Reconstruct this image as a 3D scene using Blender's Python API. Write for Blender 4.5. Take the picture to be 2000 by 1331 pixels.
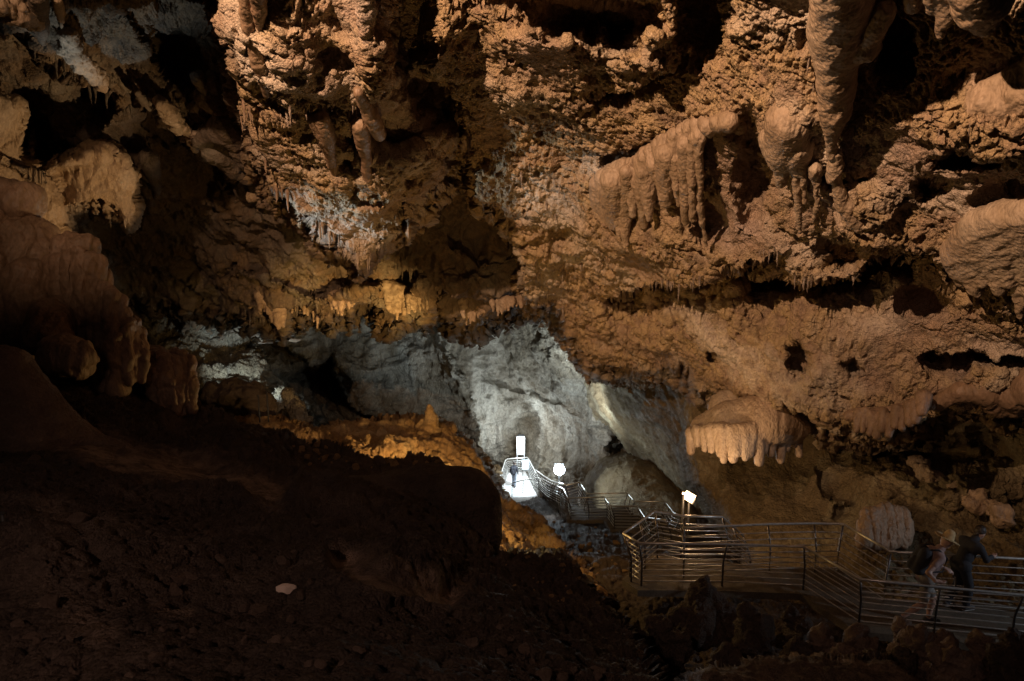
import bpy, math, random
import numpy as np
from mathutils import Vector

SC = bpy.context.scene
for o in list(bpy.data.objects):
    bpy.data.objects.remove(o)
C = SC.collection

# ------------------------------------------------------------------ camera
F = 1400.0                       # focal length in pixels of the 2000 px wide frame
PITCH = math.radians(10.0)
cam_d = bpy.data.cameras.new('camera')
cam_d.sensor_width = 36.0
cam_d.lens = 36.0 * F / 2000.0
cam_d.clip_start = 0.05
cam_d.clip_end = 500
cam = bpy.data.objects.new('camera', cam_d)
cam.location = (0, 0, 0)
cam.rotation_euler = (math.radians(90) - PITCH, 0, 0)
C.objects.link(cam)
SC.camera = cam

CP, SP = math.cos(PITCH), math.sin(PITCH)
def P(u, v, d):
    """a place in the cave from its bearing and its distance"""
    x = (np.asarray(u, float) - 1000.0) / F
    z = -(np.asarray(v, float) - 665.5) / F
    d = np.asarray(d, float)
    return np.stack([x * d, (CP + SP * z) * d, (-SP + CP * z) * d], -1)
def PV(u, v, d):
    return Vector(P(u, v, d).tolist())
def PZ(u, v, z):
    s = -SP - CP * (v - 665.5) / F
    return PV(u, v, z / s)

# ------------------------------------------------------------------ world and light
w = bpy.data.worlds.new('World'); SC.world = w; w.use_nodes = True
bg = w.node_tree.nodes['Background']
bg.inputs[0].default_value = (0.50, 0.36, 0.32, 1)
bg.inputs[1].default_value = 0.007
SC.view_settings.view_transform = 'Standard'
SC.view_settings.look = 'None'
SC.view_settings.exposure = 0.0
SC.view_settings.gamma = 1.0
SC.cycles.use_denoising = True
SC.cycles.max_bounces = 5
SC.cycles.diffuse_bounces = 3
SC.cycles.sample_clamp_indirect = 3.0

def spot(name, loc, target, power, col, cone, blend=0.5, rad=0.1):
    l = bpy.data.lights.new(name, 'SPOT')
    l.energy = power; l.color = col; l.spot_size = math.radians(cone); l.spot_blend = blend
    l.shadow_soft_size = rad
    o = bpy.data.objects.new(name, l); C.objects.link(o)
    o.location = loc
    o.rotation_euler = (Vector(target) - Vector(loc)).to_track_quat('-Z', 'Y').to_euler()
    return o
def point(name, loc, power, col, rad=0.1):
    l = bpy.data.lights.new(name, 'POINT')
    l.energy = power; l.color = col; l.shadow_soft_size = rad
    o = bpy.data.objects.new(name, l); C.objects.link(o); o.location = loc
    return o

WARM = (1.0, 0.63, 0.385); GOLD = (1.0, 0.62, 0.22); COOL = (0.74, 0.91, 1.0)
# floodlight beside the visitor, turned up at the roof
ROOF_LAMP = Vector((-6.0, 0.8, 6.6))
spot('roof_floodlight', ROOF_LAMP, PV(1300, 230, 12.5), 17000, WARM, 108, 0.9, 0.10)
spot('slope_fill_light', (-3.0, -4.0, 4.0), PV(700, 1180, 5.0), 850, (1.0, 0.64, 0.50), 66, 1.0, 0.2)  # fill light added to lift the dim slope, no lamp stands there
spot('walkway_floodlight', (17.5, 7.0, -2.2), (8.0, 12.2, -6.6), 1300, (0.76, 0.86, 1.0), 44, 0.9, 0.08)
# gold floodlight behind the dark boulder
point('gold_floodlight', PV(905, 922, 17.2), 330, GOLD, 0.15)
spot('gold_floodlight', PV(905, 920, 17.4), PV(800, 850, 24), 1500, GOLD, 80, 0.8, 0.15)
spot('gold_floodlight', PV(870, 922, 17.2), PV(700, 605, 27), 6500, GOLD, 34, 0.9, 0.15)
spot('gold_floodlight', PV(880, 922, 17.2), PV(150, 420, 17), 2800, (1.0, 0.68, 0.36), 42, 0.6, 0.15)
# cool floodlights low behind the ridge and behind the flowstone column
spot('chamber_floodlight', PV(470, 775, 32.0), PV(570, 650, 42), 1000, COOL, 100, 0.6, 0.12)
spot('cool_floodlight', PV(190, 640, 17.5), PV(640, 430, 17.2), 2400, COOL, 27, 0.8, 0.1)
spot('cool_floodlight', PV(170, 530, 14.3), PV(200, 120, 14.8), 400, COOL, 46, 0.8, 0.08)
# the lamp on its post by the far stairs
spot('stair_lamp_light', PV(1092, 893, 36.0), PV(1090, 650, 43), 6200, (0.80, 0.93, 1.0), 122, 1.0, 0.15)
spot('landing_fill_light', PV(1045, 840, 46), PV(1012, 945, 49.5), 3600, (0.75, 0.9, 1.0), 60, 0.6, 0.2)  # spot added in mid-air to whiten the landing, without a fixture
point('panel_light', PV(1018, 850, 50.2), 560, (0.84, 0.94, 1.0), 0.3)
point('stair_lamp_light', PV(1092, 913, 35.2), 330, (0.75, 0.9, 1.0), 0.12)
point('platform_lamp_light', PV(1349, 966, 16.55), 42, (1.0, 0.62, 0.32), 0.05)
# warm lamp by the platform
spot('platform_lamp_light', PV(1350, 950, 16.9), PV(1430, 850, 19.5), 160, (1.0, 0.66, 0.38), 150, 0.6, 0.12)

# ------------------------------------------------------------------ noise
_rng = np.random.RandomState(7)
_perm = _rng.permutation(256).astype(np.int64)
_perm = np.concatenate([_perm, _perm, _perm])
_g = _rng.normal(size=(256, 3)); _g /= np.linalg.norm(_g, axis=1)[:, None]
_jit = _rng.rand(256, 3)
def _h(i, j, k):
    return _perm[_perm[_perm[i & 255] + (j & 255)] + (k & 255)]
def perlin(p):
    pi = np.floor(p).astype(np.int64); f = p - pi
    u = f * f * f * (f * (f * 6 - 15) + 10)
    out = 0
    for a in (0, 1):
        wa = u[..., 0] if a else 1 - u[..., 0]
        for b in (0, 1):
            wb = u[..., 1] if b else 1 - u[..., 1]
            for c in (0, 1):
                wc = u[..., 2] if c else 1 - u[..., 2]
                g = _g[_h(pi[..., 0] + a, pi[..., 1] + b, pi[..., 2] + c)]
                out = out + wa * wb * wc * ((f[..., 0] - a) * g[..., 0] + (f[..., 1] - b) * g[..., 1] + (f[..., 2] - c) * g[..., 2])
    return out * 1.5
def fbm(p, octs=4, gain=0.5):
    o = 0; a = 1.0; q = p
    for k in range(octs):
        o = o + a * perlin(q + k * 17.3); q = q * 2.03; a *= gain
    return o
def ridged(p, octs=4):
    o = 0; a = 1.0; q = p
    for k in range(octs):
        o = o + a * (1 - 2 * np.abs(perlin(q + k * 9.1))); q = q * 2.1; a *= 0.5
    return o / 1.5
def worley(p):
    """distance to the nearest jittered cell point, about 0..1"""
    pb = np.floor(p - 0.5).astype(np.int64)
    best = np.full(p.shape[:-1], 9.0)
    for a in (0, 1):
        for b in (0, 1):
            for c in (0, 1):
                ci = pb + np.array([a, b, c])
                h = _h(ci[..., 0], ci[..., 1], ci[..., 2])
                q = ci + 0.2 + 0.6 * _jit[h] - p
                best = np.minimum(best, (q * q).sum(-1))
    return np.sqrt(best)
def knob(p):
    """rounded popcorn knobs: 1 at a cell's heart, 0 in the cracks"""
    return np.sqrt(np.maximum(0, 1 - (worley(p) / 0.70) ** 2))

# ------------------------------------------------------------------ mesh helpers
def link(name, me, mat, parent=None):
    o = bpy.data.objects.new(name, me); C.objects.link(o)
    if mat: me.materials.append(mat)
    if parent: o.parent = parent
    return o
def np_mesh(name, verts, faces, smooth=True, attr=None):
    verts = np.ascontiguousarray(verts, np.float32); faces = np.asarray(faces, np.int32)
    me = bpy.data.meshes.new(name)
    n, k = faces.shape
    me.vertices.add(len(verts)); me.vertices.foreach_set('co', verts.ravel())
    me.loops.add(n * k); me.loops.foreach_set('vertex_index', np.ascontiguousarray(faces).ravel())
    me.polygons.add(n)
    me.polygons.foreach_set('loop_start', np.arange(0, n * k, k, dtype=np.int32))
    me.update(calc_edges=True)
    me.polygons.foreach_set('use_smooth', np.full(n, smooth))
    if attr is not None:
        a = me.attributes.new('zone', 'FLOAT', 'POINT'); a.data.foreach_set('value', np.ascontiguousarray(attr, np.float32))
    return me
def tag(o, label=None, cat=None, group=None, kind=None):
    if label: o['label'] = label
    if cat: o['category'] = cat
    if group: o['group'] = group
    if kind: o['kind'] = kind
    return o
def empty(name, loc):
    o = bpy.data.objects.new(name, None); C.objects.link(o); o.location = loc; o.empty_display_size = 0.2
    return o

# ------------------------------------------------------------------ surfaces of rock
def tps(ctrl, lam=1e-3):
    c = np.array(ctrl, float); xy = c[:, :2] / 1000.0; z = c[:, 2]
    n = len(c)
    r2 = ((xy[:, None] - xy[None]) ** 2).sum(-1)
    K = np.where(r2 > 0, r2 * np.log(r2 + 1e-12), 0) * 0.5 + lam * np.eye(n)
    Q = np.concatenate([np.ones((n, 1)), xy], 1)
    A = np.block([[K, Q], [Q.T, np.zeros((3, 3))]])
    s = np.linalg.solve(A, np.concatenate([z, np.zeros(3)]))
    def f(u, v):
        u = np.asarray(u, float) / 1000; v = np.asarray(v, float) / 1000
        o = s[n] + s[n + 1] * u + s[n + 2] * v
        for i in range(n):
            r2 = (u - xy[i, 0]) ** 2 + (v - xy[i, 1]) ** 2
            o = o + s[i] * 0.5 * r2 * np.log(r2 + 1e-12)
        return o
    return f
def seg_d(u, v, a, b):
    dx, dy = b[0] - a[0], b[1] - a[1]
    L2 = dx * dx + dy * dy + 1e-9
    t = np.clip(((u - a[0]) * dx + (v - a[1]) * dy) / L2, 0, 1)
    ex = u - (a[0] + t * dx); ey = v - (a[1] + t * dy)
    return np.sqrt(ex * ex + ey * ey), t, (dx * ey - dy * ex)
def poly_sdf(u, v, poly):
    d = np.full(u.shape, 1e9); ins = np.zeros(u.shape, bool)
    n = len(poly)
    for i in range(n):
        a, b = poly[i], poly[(i + 1) % n]
        d = np.minimum(d, seg_d(u, v, a, b)[0])
        cond = (a[1] > v) != (b[1] > v)
        xx = (b[0] - a[0]) * (v - a[1]) / (b[1] - a[1] + 1e-12) + a[0]
        ins ^= cond & (u < xx)
    return np.where(ins, -d, d)
def step_feat(u, v, line, amp, width, side=1, soft=3.0, endfade=30.0):
    """the rock sets back on one side of a line and comes forward again over `width`"""
    best = np.full(u.shape, 1e9); sg = np.zeros(u.shape); along = np.zeros(u.shape)
    L = 0; tot = sum(math.dist(line[i], line[i + 1]) for i in range(len(line) - 1))
    for i in range(len(line) - 1):
        d, t, s = seg_d(u, v, line[i], line[i + 1])
        l = math.dist(line[i], line[i + 1])
        m = d < best
        best = np.where(m, d, best); sg = np.where(m, np.sign(s), sg); along = np.where(m, L + t * l, along)
        L += l
    s = best * sg * side
    fade = np.clip(np.minimum(along, tot - along) / endfade, 0, 1)
    ramp = np.clip(s / soft, 0, 1)
    return amp * ramp * np.exp(-np.maximum(s, 0) / width) * fade
def blob(u, v, cu, cv, ru, rv, p=2.0):
    return np.exp(-(((u - cu) / ru) ** 2 + ((v - cv) / rv) ** 2) ** (p / 2))

LAY = {}
def layer(name, ctrl, poly, box, step, shape=None, disp=None, edge=(20, 0.5, 0.10, 40), rough=8, drip=0, mat=None, zone=None, kind='structure', fold=0.0):
    """a sheet of rock: edge = (rounding px, rounding m, fall-back m per px, margin px)"""
    u0, v0, u1, v1 = box
    nu, nv = int((u1 - u0) / step) + 1, int((v1 - v0) / step) + 1
    U, V = np.meshgrid(np.linspace(u0, u1, nu), np.linspace(v0, v1, nv))
    f = tps(ctrl)
    D = f(U, V)
    if shape: D = D + shape(U, V)
    keep = np.ones(U.shape, bool); VV = V
    if poly is not None:
        q = np.stack([U / 60, V / 60, U * 0 + len(name)], -1)
        s = poly_sdf(U, V, poly) + rough * fbm(q, 4, 0.6) * 1.3
        if drip:
            q = np.stack([U / 11, U * 0 + 3.3, V / 90], -1)
            s = s - drip * np.maximum(0, perlin(q) + 0.35 * perlin(q * 2.3)) * 1.6
        R, M, kk, marg = edge
        t = np.clip((s + R) / R, 0, 1)
        D = D + M * (1 - np.sqrt(np.maximum(0, 1 - t * t))) + np.maximum(0, s) * kk
        keep = s < marg
        VV = V + np.maximum(0, s) * fold
    p = P(U, VV, D)
    du = np.gradient(p, axis=1); dv = np.gradient(p, axis=0)
    nrm = np.cross(dv, du); nrm /= np.linalg.norm(nrm, axis=-1)[..., None] + 1e-12
    toc = -p / np.linalg.norm(p, axis=-1)[..., None]
    nrm = np.where((nrm * toc).sum(-1)[..., None] < 0, -nrm, nrm)
    nrm = nrm + 0.6 * toc; nrm /= np.linalg.norm(nrm, axis=-1)[..., None]
    zn = zone(U, V, p) if zone else np.ones(U.shape)
    if disp:
        h = disp(p, U, V, zn)
        p = p + nrm * (h - h.mean())[..., None]
    idx = np.arange(nu * nv).reshape(nv, nu)
    fk = keep[:-1, :-1] & keep[1:, :-1] & keep[:-1, 1:] & keep[1:, 1:]
    fc = np.stack([idx[:-1, :-1], idx[1:, :-1], idx[1:, 1:], idx[:-1, 1:]], -1)[fk]
    used = np.zeros(nu * nv, bool); used[fc.ravel()] = True
    rem = np.cumsum(used) - 1
    me = np_mesh(name, p.reshape(-1, 3)[used], rem[fc], True, zn.reshape(-1)[used])
    o = link(name, me, mat)
    if kind: o['kind'] = kind
    LAY[mat.name if mat else name, len(LAY)] = (box, step, p.astype(np.float32), keep)
    return o, f

# ------------------------------------------------------------------ solid shapes from distance fields
def surface_nets(S, org, vox):
    neg = S < 0
    nx, ny, nz = S.shape
    acc = np.zeros((nx - 1, ny - 1, nz - 1, 3)); cnt = np.zeros((nx - 1, ny - 1, nz - 1))
    base = np.stack(np.meshgrid(np.arange(nx), np.arange(ny), np.arange(nz), indexing='ij'), -1).astype(float)
    for ax in range(3):
        a = [slice(None)] * 3; b = [slice(None)] * 3
        a[ax] = slice(0, -1); b[ax] = slice(1, None)
        Sa, Sb = S[tuple(a)], S[tuple(b)]
        cr = (Sa < 0) != (Sb < 0)
        t = np.where(cr, Sa / (Sa - Sb + 1e-12), 0)
        pos = base[tuple(a)].copy(); pos[..., ax] += t
        o1, o2 = [x for x in range(3) if x != ax]
        for i in (0, 1):
            for j in (0, 1):
                sl = [slice(None)] * 3
                n1, n2 = S.shape[o1], S.shape[o2]
                sl[o1] = slice(i, n1 - 1 + i); sl[o2] = slice(j, n2 - 1 + j)
                m = cr[tuple(sl)]
                acc += np.where(m[..., None], pos[tuple(sl)], 0); cnt += m
    act = cnt > 0
    vid = np.full(act.shape, -1); vid[act] = np.arange(act.sum())
    verts = acc[act] / cnt[act][:, None] * vox + org
    quads = []
    for ax in range(3):
        o1, o2 = [(1, 2), (2, 0), (0, 1)][ax]
        a = [slice(1, -1)] * 3; a[ax] = slice(0, S.shape[ax] - 1)
        b = [slice(1, -1)] * 3; b[ax] = slice(1, S.shape[ax])
        na, nb = neg[tuple(a)], neg[tuple(b)]
        cr = np.argwhere(na != nb)
        if not len(cr): continue
        fl = na[tuple(cr.T)]
        e = cr.copy(); e[:, o1] += 1; e[:, o2] += 1
        def g(s1, s2):
            c = e.copy(); c[:, o1] -= s1; c[:, o2] -= s2
            return vid[tuple(c.T)]
        q = np.stack([g(1, 1), g(0, 1), g(0, 0), g(1, 0)], -1)
        q[~fl] = q[~fl][:, ::-1]
        quads.append(q)
    q = np.concatenate(quads); q = q[(q >= 0).all(1)]
    return verts, q
def sdf_mesh(name, caps, vox, k=0.05, disp=None, post=None):
    """caps: (a, b, ra, rb[, squash]) tapered capsules blended into one solid"""
    A = np.array([list(c[0]) + list(c[1]) for c in caps], float)
    rm = max(max(c[2], c[3]) for c in caps)
    pts = np.concatenate([A[:, :3], A[:, 3:]])
    lo = pts.min(0) - rm * 1.25 - 3 * vox; hi = pts.max(0) + rm * 1.25 + 3 * vox
    n = np.minimum(np.ceil((hi - lo) / vox).astype(int) + 1, 260)
    ax = [lo[i] + vox * np.arange(n[i]) for i in range(3)]
    G = np.stack(np.meshgrid(*ax, indexing='ij'), -1).astype(np.float32)
    S = np.full(n, 1e3, np.float32)
    for c in caps:
        a = np.array(c[0], np.float32); b = np.array(c[1], np.float32); ra, rb = c[2], c[3]
        sq = np.array(c[4] if len(c) > 4 else (1, 1, 1), np.float32)
        m = max(ra, rb) * max(1, float(sq.max())) + 2.5 * k + 3 * vox
        l = np.maximum(0, ((np.minimum(a, b) - m - lo) / vox).astype(int))
        h = np.minimum(n, ((np.maximum(a, b) + m - lo) / vox).astype(int) + 2)
        sl = tuple(slice(l[i], h[i]) for i in range(3))
        g = G[sl]
        ab = b - a; t = np.clip(((g - a) @ ab) / (ab @ ab + 1e-9), 0, 1)
        e = (g - a - t[..., None] * ab) / sq
        d = np.sqrt((e * e).sum(-1)) - (ra + (rb - ra) * t)
        s0 = S[sl]
        hh = np.clip(0.5 + 0.5 * (s0 - d) / k, 0, 1)
        S[sl] = s0 * (1 - hh) + d * hh - k * hh * (1 - hh)
    if post: S = post(S, G)
    v, q = surface_nets(S, lo, vox)
    if disp is not None:
        fn = np.cross(v[q[:, 2]] - v[q[:, 0]], v[q[:, 3]] - v[q[:, 1]])
        nn = np.zeros_like(v)
        for i in range(4): np.add.at(nn, q[:, i], fn)
        nn /= np.linalg.norm(nn, axis=1)[:, None] + 1e-12
        v = v + nn * disp(v)[:, None]
    return np_mesh(name, v, q)

# ------------------------------------------------------------------ materials
def new_mat(name):
    m = bpy.data.materials.new(name); m.use_nodes = True
    nt = m.node_tree; nt.nodes.clear()
    out = nt.nodes.new('ShaderNodeOutputMaterial'); b = nt.nodes.new('ShaderNodeBsdfPrincipled')
    nt.links.new(b.outputs[0], out.inputs[0])
    return m, nt, b
def noise_n(nt, co, scale, detail=6, rough=0.6, dist=0.0):
    n = nt.nodes.new('ShaderNodeTexNoise'); n.inputs['Scale'].default_value = scale
    n.inputs['Detail'].default_value = detail; n.inputs['Roughness'].default_value = rough
    n.inputs['Distortion'].default_value = dist
    nt.links.new(co, n.inputs['Vector']); return n
def ramp_n(nt, fac, stops):
    r = nt.nodes.new('ShaderNodeValToRGB'); nt.links.new(fac, r.inputs[0])
    e = r.color_ramp.elements
    while len(e) < len(stops): e.new(0.5)
    for i, (p, c) in enumerate(stops):
        e[i].position = p; e[i].color = (*c, 1) if len(c) == 3 else c
    return r
def mix_n(nt, fac, a, b, mode='MIX'):
    m = nt.nodes.new('ShaderNodeMix'); m.data_type = 'RGBA'; m.blend_type = mode
    if isinstance(fac, (int, float)): m.inputs[0].default_value = fac
    else: nt.links.new(fac, m.inputs[0])
    for s, i in ((a, 6), (b, 7)):
        if isinstance(s, tuple): m.inputs[i].default_value = (*s, 1)
        else: nt.links.new(s, m.inputs[i])
    return m.outputs[2]
def rock_mat(name, cols, crust, stain=(0.10, 0.07, 0.05), scale=1.0, stain_amt=0.5, bump=0.02, rough=0.85, vert=1.0, spec=0.25, fine=9.0):
    """cols: two zone colours (smooth rock, crusted rock); crust: pale mineral film"""
    m, nt, b = new_mat(name)
    tc = nt.nodes.new('ShaderNodeTexCoord'); mp = nt.nodes.new('ShaderNodeMapping')
    nt.links.new(tc.outputs['Object'], mp.inputs[0]); mp.inputs['Scale'].default_value = (1, 1, vert)
    co = mp.outputs[0]
    at = nt.nodes.new('ShaderNodeAttribute'); at.attribute_name = 'zone'
    big = noise_n(nt, co, 0.45 * scale, 5, 0.6, 0.4)
    mid = noise_n(nt, co, 2.3 * scale, 8, 0.65, 0.3)
    fin = noise_n(nt, co, 14 * scale, 6, 0.7)
    base = mix_n(nt, at.outputs['Fac'], cols[0], cols[1])
    r1 = ramp_n(nt, mid.outputs[0], [(0.42, (0, 0, 0)), (0.66, (1, 1, 1))])
    c = mix_n(nt, r1.outputs[0], base, cols[2] if len(cols) > 2 else cols[0])
    r2 = ramp_n(nt, big.outputs[0], [(0.50, (0, 0, 0)), (0.68, (1, 1, 1))])
    c = mix_n(nt, r2.outputs[0], c, crust)
    r3 = ramp_n(nt, noise_n(nt, co, 1.1 * scale, 8, 0.72, 0.8).outputs[0], [(0.52, (0, 0, 0)), (0.72, (stain_amt,) * 3)])
    c = mix_n(nt, r3.outputs[0], c, stain)
    r4 = ramp_n(nt, fin.outputs[0], [(0.25, (0.62, 0.60, 0.58)), (0.75, (1.25, 1.22, 1.2))])
    c = mix_n(nt, 1.0, c, r4.outputs[0], 'MULTIPLY')
    nt.links.new(c, b.inputs['Base Color'])
    b.inputs['Roughness'].default_value = rough
    b.inputs['Specular IOR Level'].default_value = spec
    bp = nt.nodes.new('ShaderNodeBump'); bp.inputs['Strength'].default_value = 0.9; bp.inputs['Distance'].default_value = bump
    f2 = noise_n(nt, co, fine * scale, 10, 0.75)
    nt.links.new(f2.outputs[0], bp.inputs['Height'])
    vo = nt.nodes.new('ShaderNodeTexVoronoi'); vo.inputs['Scale'].default_value = fine * scale * 2.4; nt.links.new(co, vo.inputs['Vector'])
    b2 = nt.nodes.new('ShaderNodeBump'); b2.inputs['Strength'].default_value = 0.7; b2.inputs['Distance'].default_value = bump * 0.7; b2.invert = True
    nt.links.new(vo.outputs['Distance'], b2.inputs['Height']); nt.links.new(bp.outputs[0], b2.inputs['Normal']); nt.links.new(b2.outputs[0], b.inputs['Normal'])
    rr = ramp_n(nt, mid.outputs[0], [(0.35, (rough * 0.7,) * 3), (0.6, (min(1, rough * 1.1),) * 3)]); nt.links.new(rr.outputs[0], b.inputs['Roughness'])
    return m
def plain(name, col, rough=0.6, metal=0.0, emit=None, estr=0.0):
    m, nt, b = new_mat(name)
    tc = nt.nodes.new('ShaderNodeTexCoord')
    n = noise_n(nt, tc.outputs['Object'], 25, 5, 0.6)
    r = ramp_n(nt, n.outputs[0], [(0.3, tuple(c * 0.8 for c in col)), (0.7, tuple(min(1, c * 1.12) for c in col))])
    nt.links.new(r.outputs[0], b.inputs['Base Color'])
    b.inputs['Roughness'].default_value = rough; b.inputs['Metallic'].default_value = metal
    if emit: b.inputs['Emission Color'].default_value = (*emit, 1); b.inputs['Emission Strength'].default_value = estr
    return m

M_ROOF = rock_mat('coral_roof_rock', [(0.38, 0.285, 0.235), (0.44, 0.315, 0.175), (0.33, 0.225, 0.155)], (0.60, 0.51, 0.42), stain_amt=0.75, bump=0.06, fine=11)
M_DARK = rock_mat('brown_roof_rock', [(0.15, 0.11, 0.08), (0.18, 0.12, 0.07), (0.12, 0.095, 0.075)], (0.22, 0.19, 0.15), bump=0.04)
M_FAR = rock_mat('grey_wall_rock', [(0.34, 0.31, 0.25), (0.25, 0.215, 0.15), (0.15, 0.12, 0.08)], (0.56, 0.54, 0.47), stain=(0.045, 0.035, 0.025), scale=0.6, stain_amt=0.9, bump=0.22, vert=0.45)
M_OLIVE = rock_mat('olive_wall_rock', [(0.25, 0.20, 0.115), (0.18, 0.135, 0.075), (0.15, 0.11, 0.06)], (0.34, 0.30, 0.20), stain=(0.08, 0.06, 0.04), scale=0.8, stain_amt=0.6, bump=0.06)
M_FLOW = rock_mat('flowstone', [(0.36, 0.26, 0.18), (0.36, 0.25, 0.15), (0.29, 0.205, 0.13)], (0.44, 0.35, 0.26), stain_amt=0.45, bump=0.03, rough=0.6, spec=0.4, vert=0.6)
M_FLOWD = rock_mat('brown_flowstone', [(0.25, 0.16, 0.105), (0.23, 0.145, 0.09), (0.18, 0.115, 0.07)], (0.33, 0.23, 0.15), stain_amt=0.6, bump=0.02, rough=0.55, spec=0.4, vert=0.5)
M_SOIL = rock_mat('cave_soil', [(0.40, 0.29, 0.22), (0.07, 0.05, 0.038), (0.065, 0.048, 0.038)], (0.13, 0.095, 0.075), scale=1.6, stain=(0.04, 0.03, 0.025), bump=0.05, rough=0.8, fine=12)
M_RUBBLE = rock_mat('gold_rubble', [(0.42, 0.27, 0.12), (0.36, 0.22, 0.10), (0.30, 0.19, 0.10)], (0.46, 0.33, 0.18), scale=1.4, bump=0.06)
M_MUD = rock_mat('mud', [(0.17, 0.12, 0.09), (0.15, 0.10, 0.075), (0.13, 0.09, 0.07)], (0.22, 0.165, 0.13), scale=1.5, stain_amt=0.6, bump=0.03, rough=0.7)
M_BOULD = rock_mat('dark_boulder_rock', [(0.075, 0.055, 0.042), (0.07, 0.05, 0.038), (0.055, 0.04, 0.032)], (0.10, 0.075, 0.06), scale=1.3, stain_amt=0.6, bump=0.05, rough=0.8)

# ================================================================== THE CAVE
ST = 1.7      # sheet resolution, in 2000ths of the frame width

def coral(p, zn, amp=1.0, fq=1.0, vz=0.7):
    q = p * np.array([1, 1, vz]) * fq
    wv = np.stack([perlin(q * 1.3), perlin(q * 1.3 + 31), perlin(q * 1.3 + 67)], -1)
    q = q + 0.25 * wv
    d = 0.36 * fbm(p * 0.42 + 5, 3) + 0.17 * fbm(p * 1.25 + 3, 3)
    c0 = knob(q * 1.5) * 0.08 * np.clip(0.3 + 1.6 * perlin(q * 0.8 + 8), 0, 1)
    c1 = knob(q * 3.6) * 0.095 * np.clip(0.6 + 1.2 * perlin(q * 0.9 + 18), 0, 1.2)
    c2 = knob(q * 8.2) * 0.085 * np.clip(0.8 + perlin(q * 1.3 + 28), 0.2, 1.4)
    c3 = knob(q * 16.0) * 0.06
    sp = 0.05 * np.maximum(0, perlin(p * np.array([9, 9, 4.0]) + 11)) + 0.03 * np.maximum(0, perlin(p * 21 + 3))
    pit = -0.20 * np.clip((fbm(q * 1.7 + 40, 3) - 0.36) * 4, 0, 1) - 0.12 * np.clip((fbm(q * 4.3 + 50, 2) - 0.34) * 4, 0, 1)
    return amp * d + (0.12 + 0.88 * zn) * amp * (c0 + c1 + c2 + c3 + pit + sp) + 0.03 * fbm(p * 8, 4) * (1.3 - zn)
def bedded(p, zn, amp=1.0):
    q = p * np.array([0.35, 0.35, 0.8])
    d = 0.9 * ridged(q, 4) + 0.5 * fbm(p * 0.5, 4)
    q2 = p * np.array([1.2, 1.2, 0.35])
    return amp * (d * 0.45 + 0.16 * ridged(q2, 4) + 0.05 * fbm(p * 3.1, 4))
def rubble(p, zn, amp=1.0, fq=1.0):
    q = p * fq
    return amp * (0.25 * fbm(p * 0.5, 3) + 0.16 * knob(q * 1.7 + 0.3 * perlin(q * 2)[..., None]) * np.clip(0.5 + perlin(q * 0.7 + 4) * 1.5, 0, 1) + 0.075 * knob(q * 5.2) + 0.035 * knob(q * 11.0) + 0.02 * fbm(q * 14, 3))

# --- main roof to the right, crusted with cave coral
CA2 = [(2200, -150, 6.8), (2000, 0, 7.5), (1600, 0, 8.6), (1300, 0, 9.8), (1050, 0, 11), (870, 0, 12), (820, -100, 12), (880, 200, 14.5), (930, 400, 18),
       (1000, 560, 22), (1090, 590, 23.5), (1150, 700, 25), (1240, 725, 24), (1345, 745, 22), (1400, 790, 20), (1600, 840, 16.5), (1800, 815, 15), (2000, 810, 14), (2200, 820, 13),
       (2000, 400, 9.5), (1600, 400, 12), (1300, 300, 13.8), (1100, 200, 14), (1450, 600, 16), (1200, 500, 18.5), (1700, 620, 14), (2000, 620, 11.8), (1300, 650, 20.5), (2200, 400, 8.6), (1400, -200, 7.5), (2000, -200, 6.4), (1000, -200, 9)]
PA2 = [(818, -200), (838, 60), (862, 130), (900, 200), (922, 300), (940, 390), (985, 415), (1020, 470), (1030, 560), (1040, 585), (1085, 592), (1100, 625), (1128, 650), (1150, 700),
       (1170, 716), (1240, 722), (1330, 712), (1348, 745), (1390, 772), (1430, 784), (1520, 790), (1580, 800), (1610, 832), (1690, 845), (1760, 828), (1808, 812), (1868, 782), (1960, 822), (2060, 815), (2300, 830), (2300, -200)]
def warp(u, v, a=16, s=42):
    q = np.stack([u / s, v / s, u * 0 + 1.7], -1)
    return u + a * fbm(q, 3), v + a * 0.8 * fbm(q + 37.1, 3)
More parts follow.
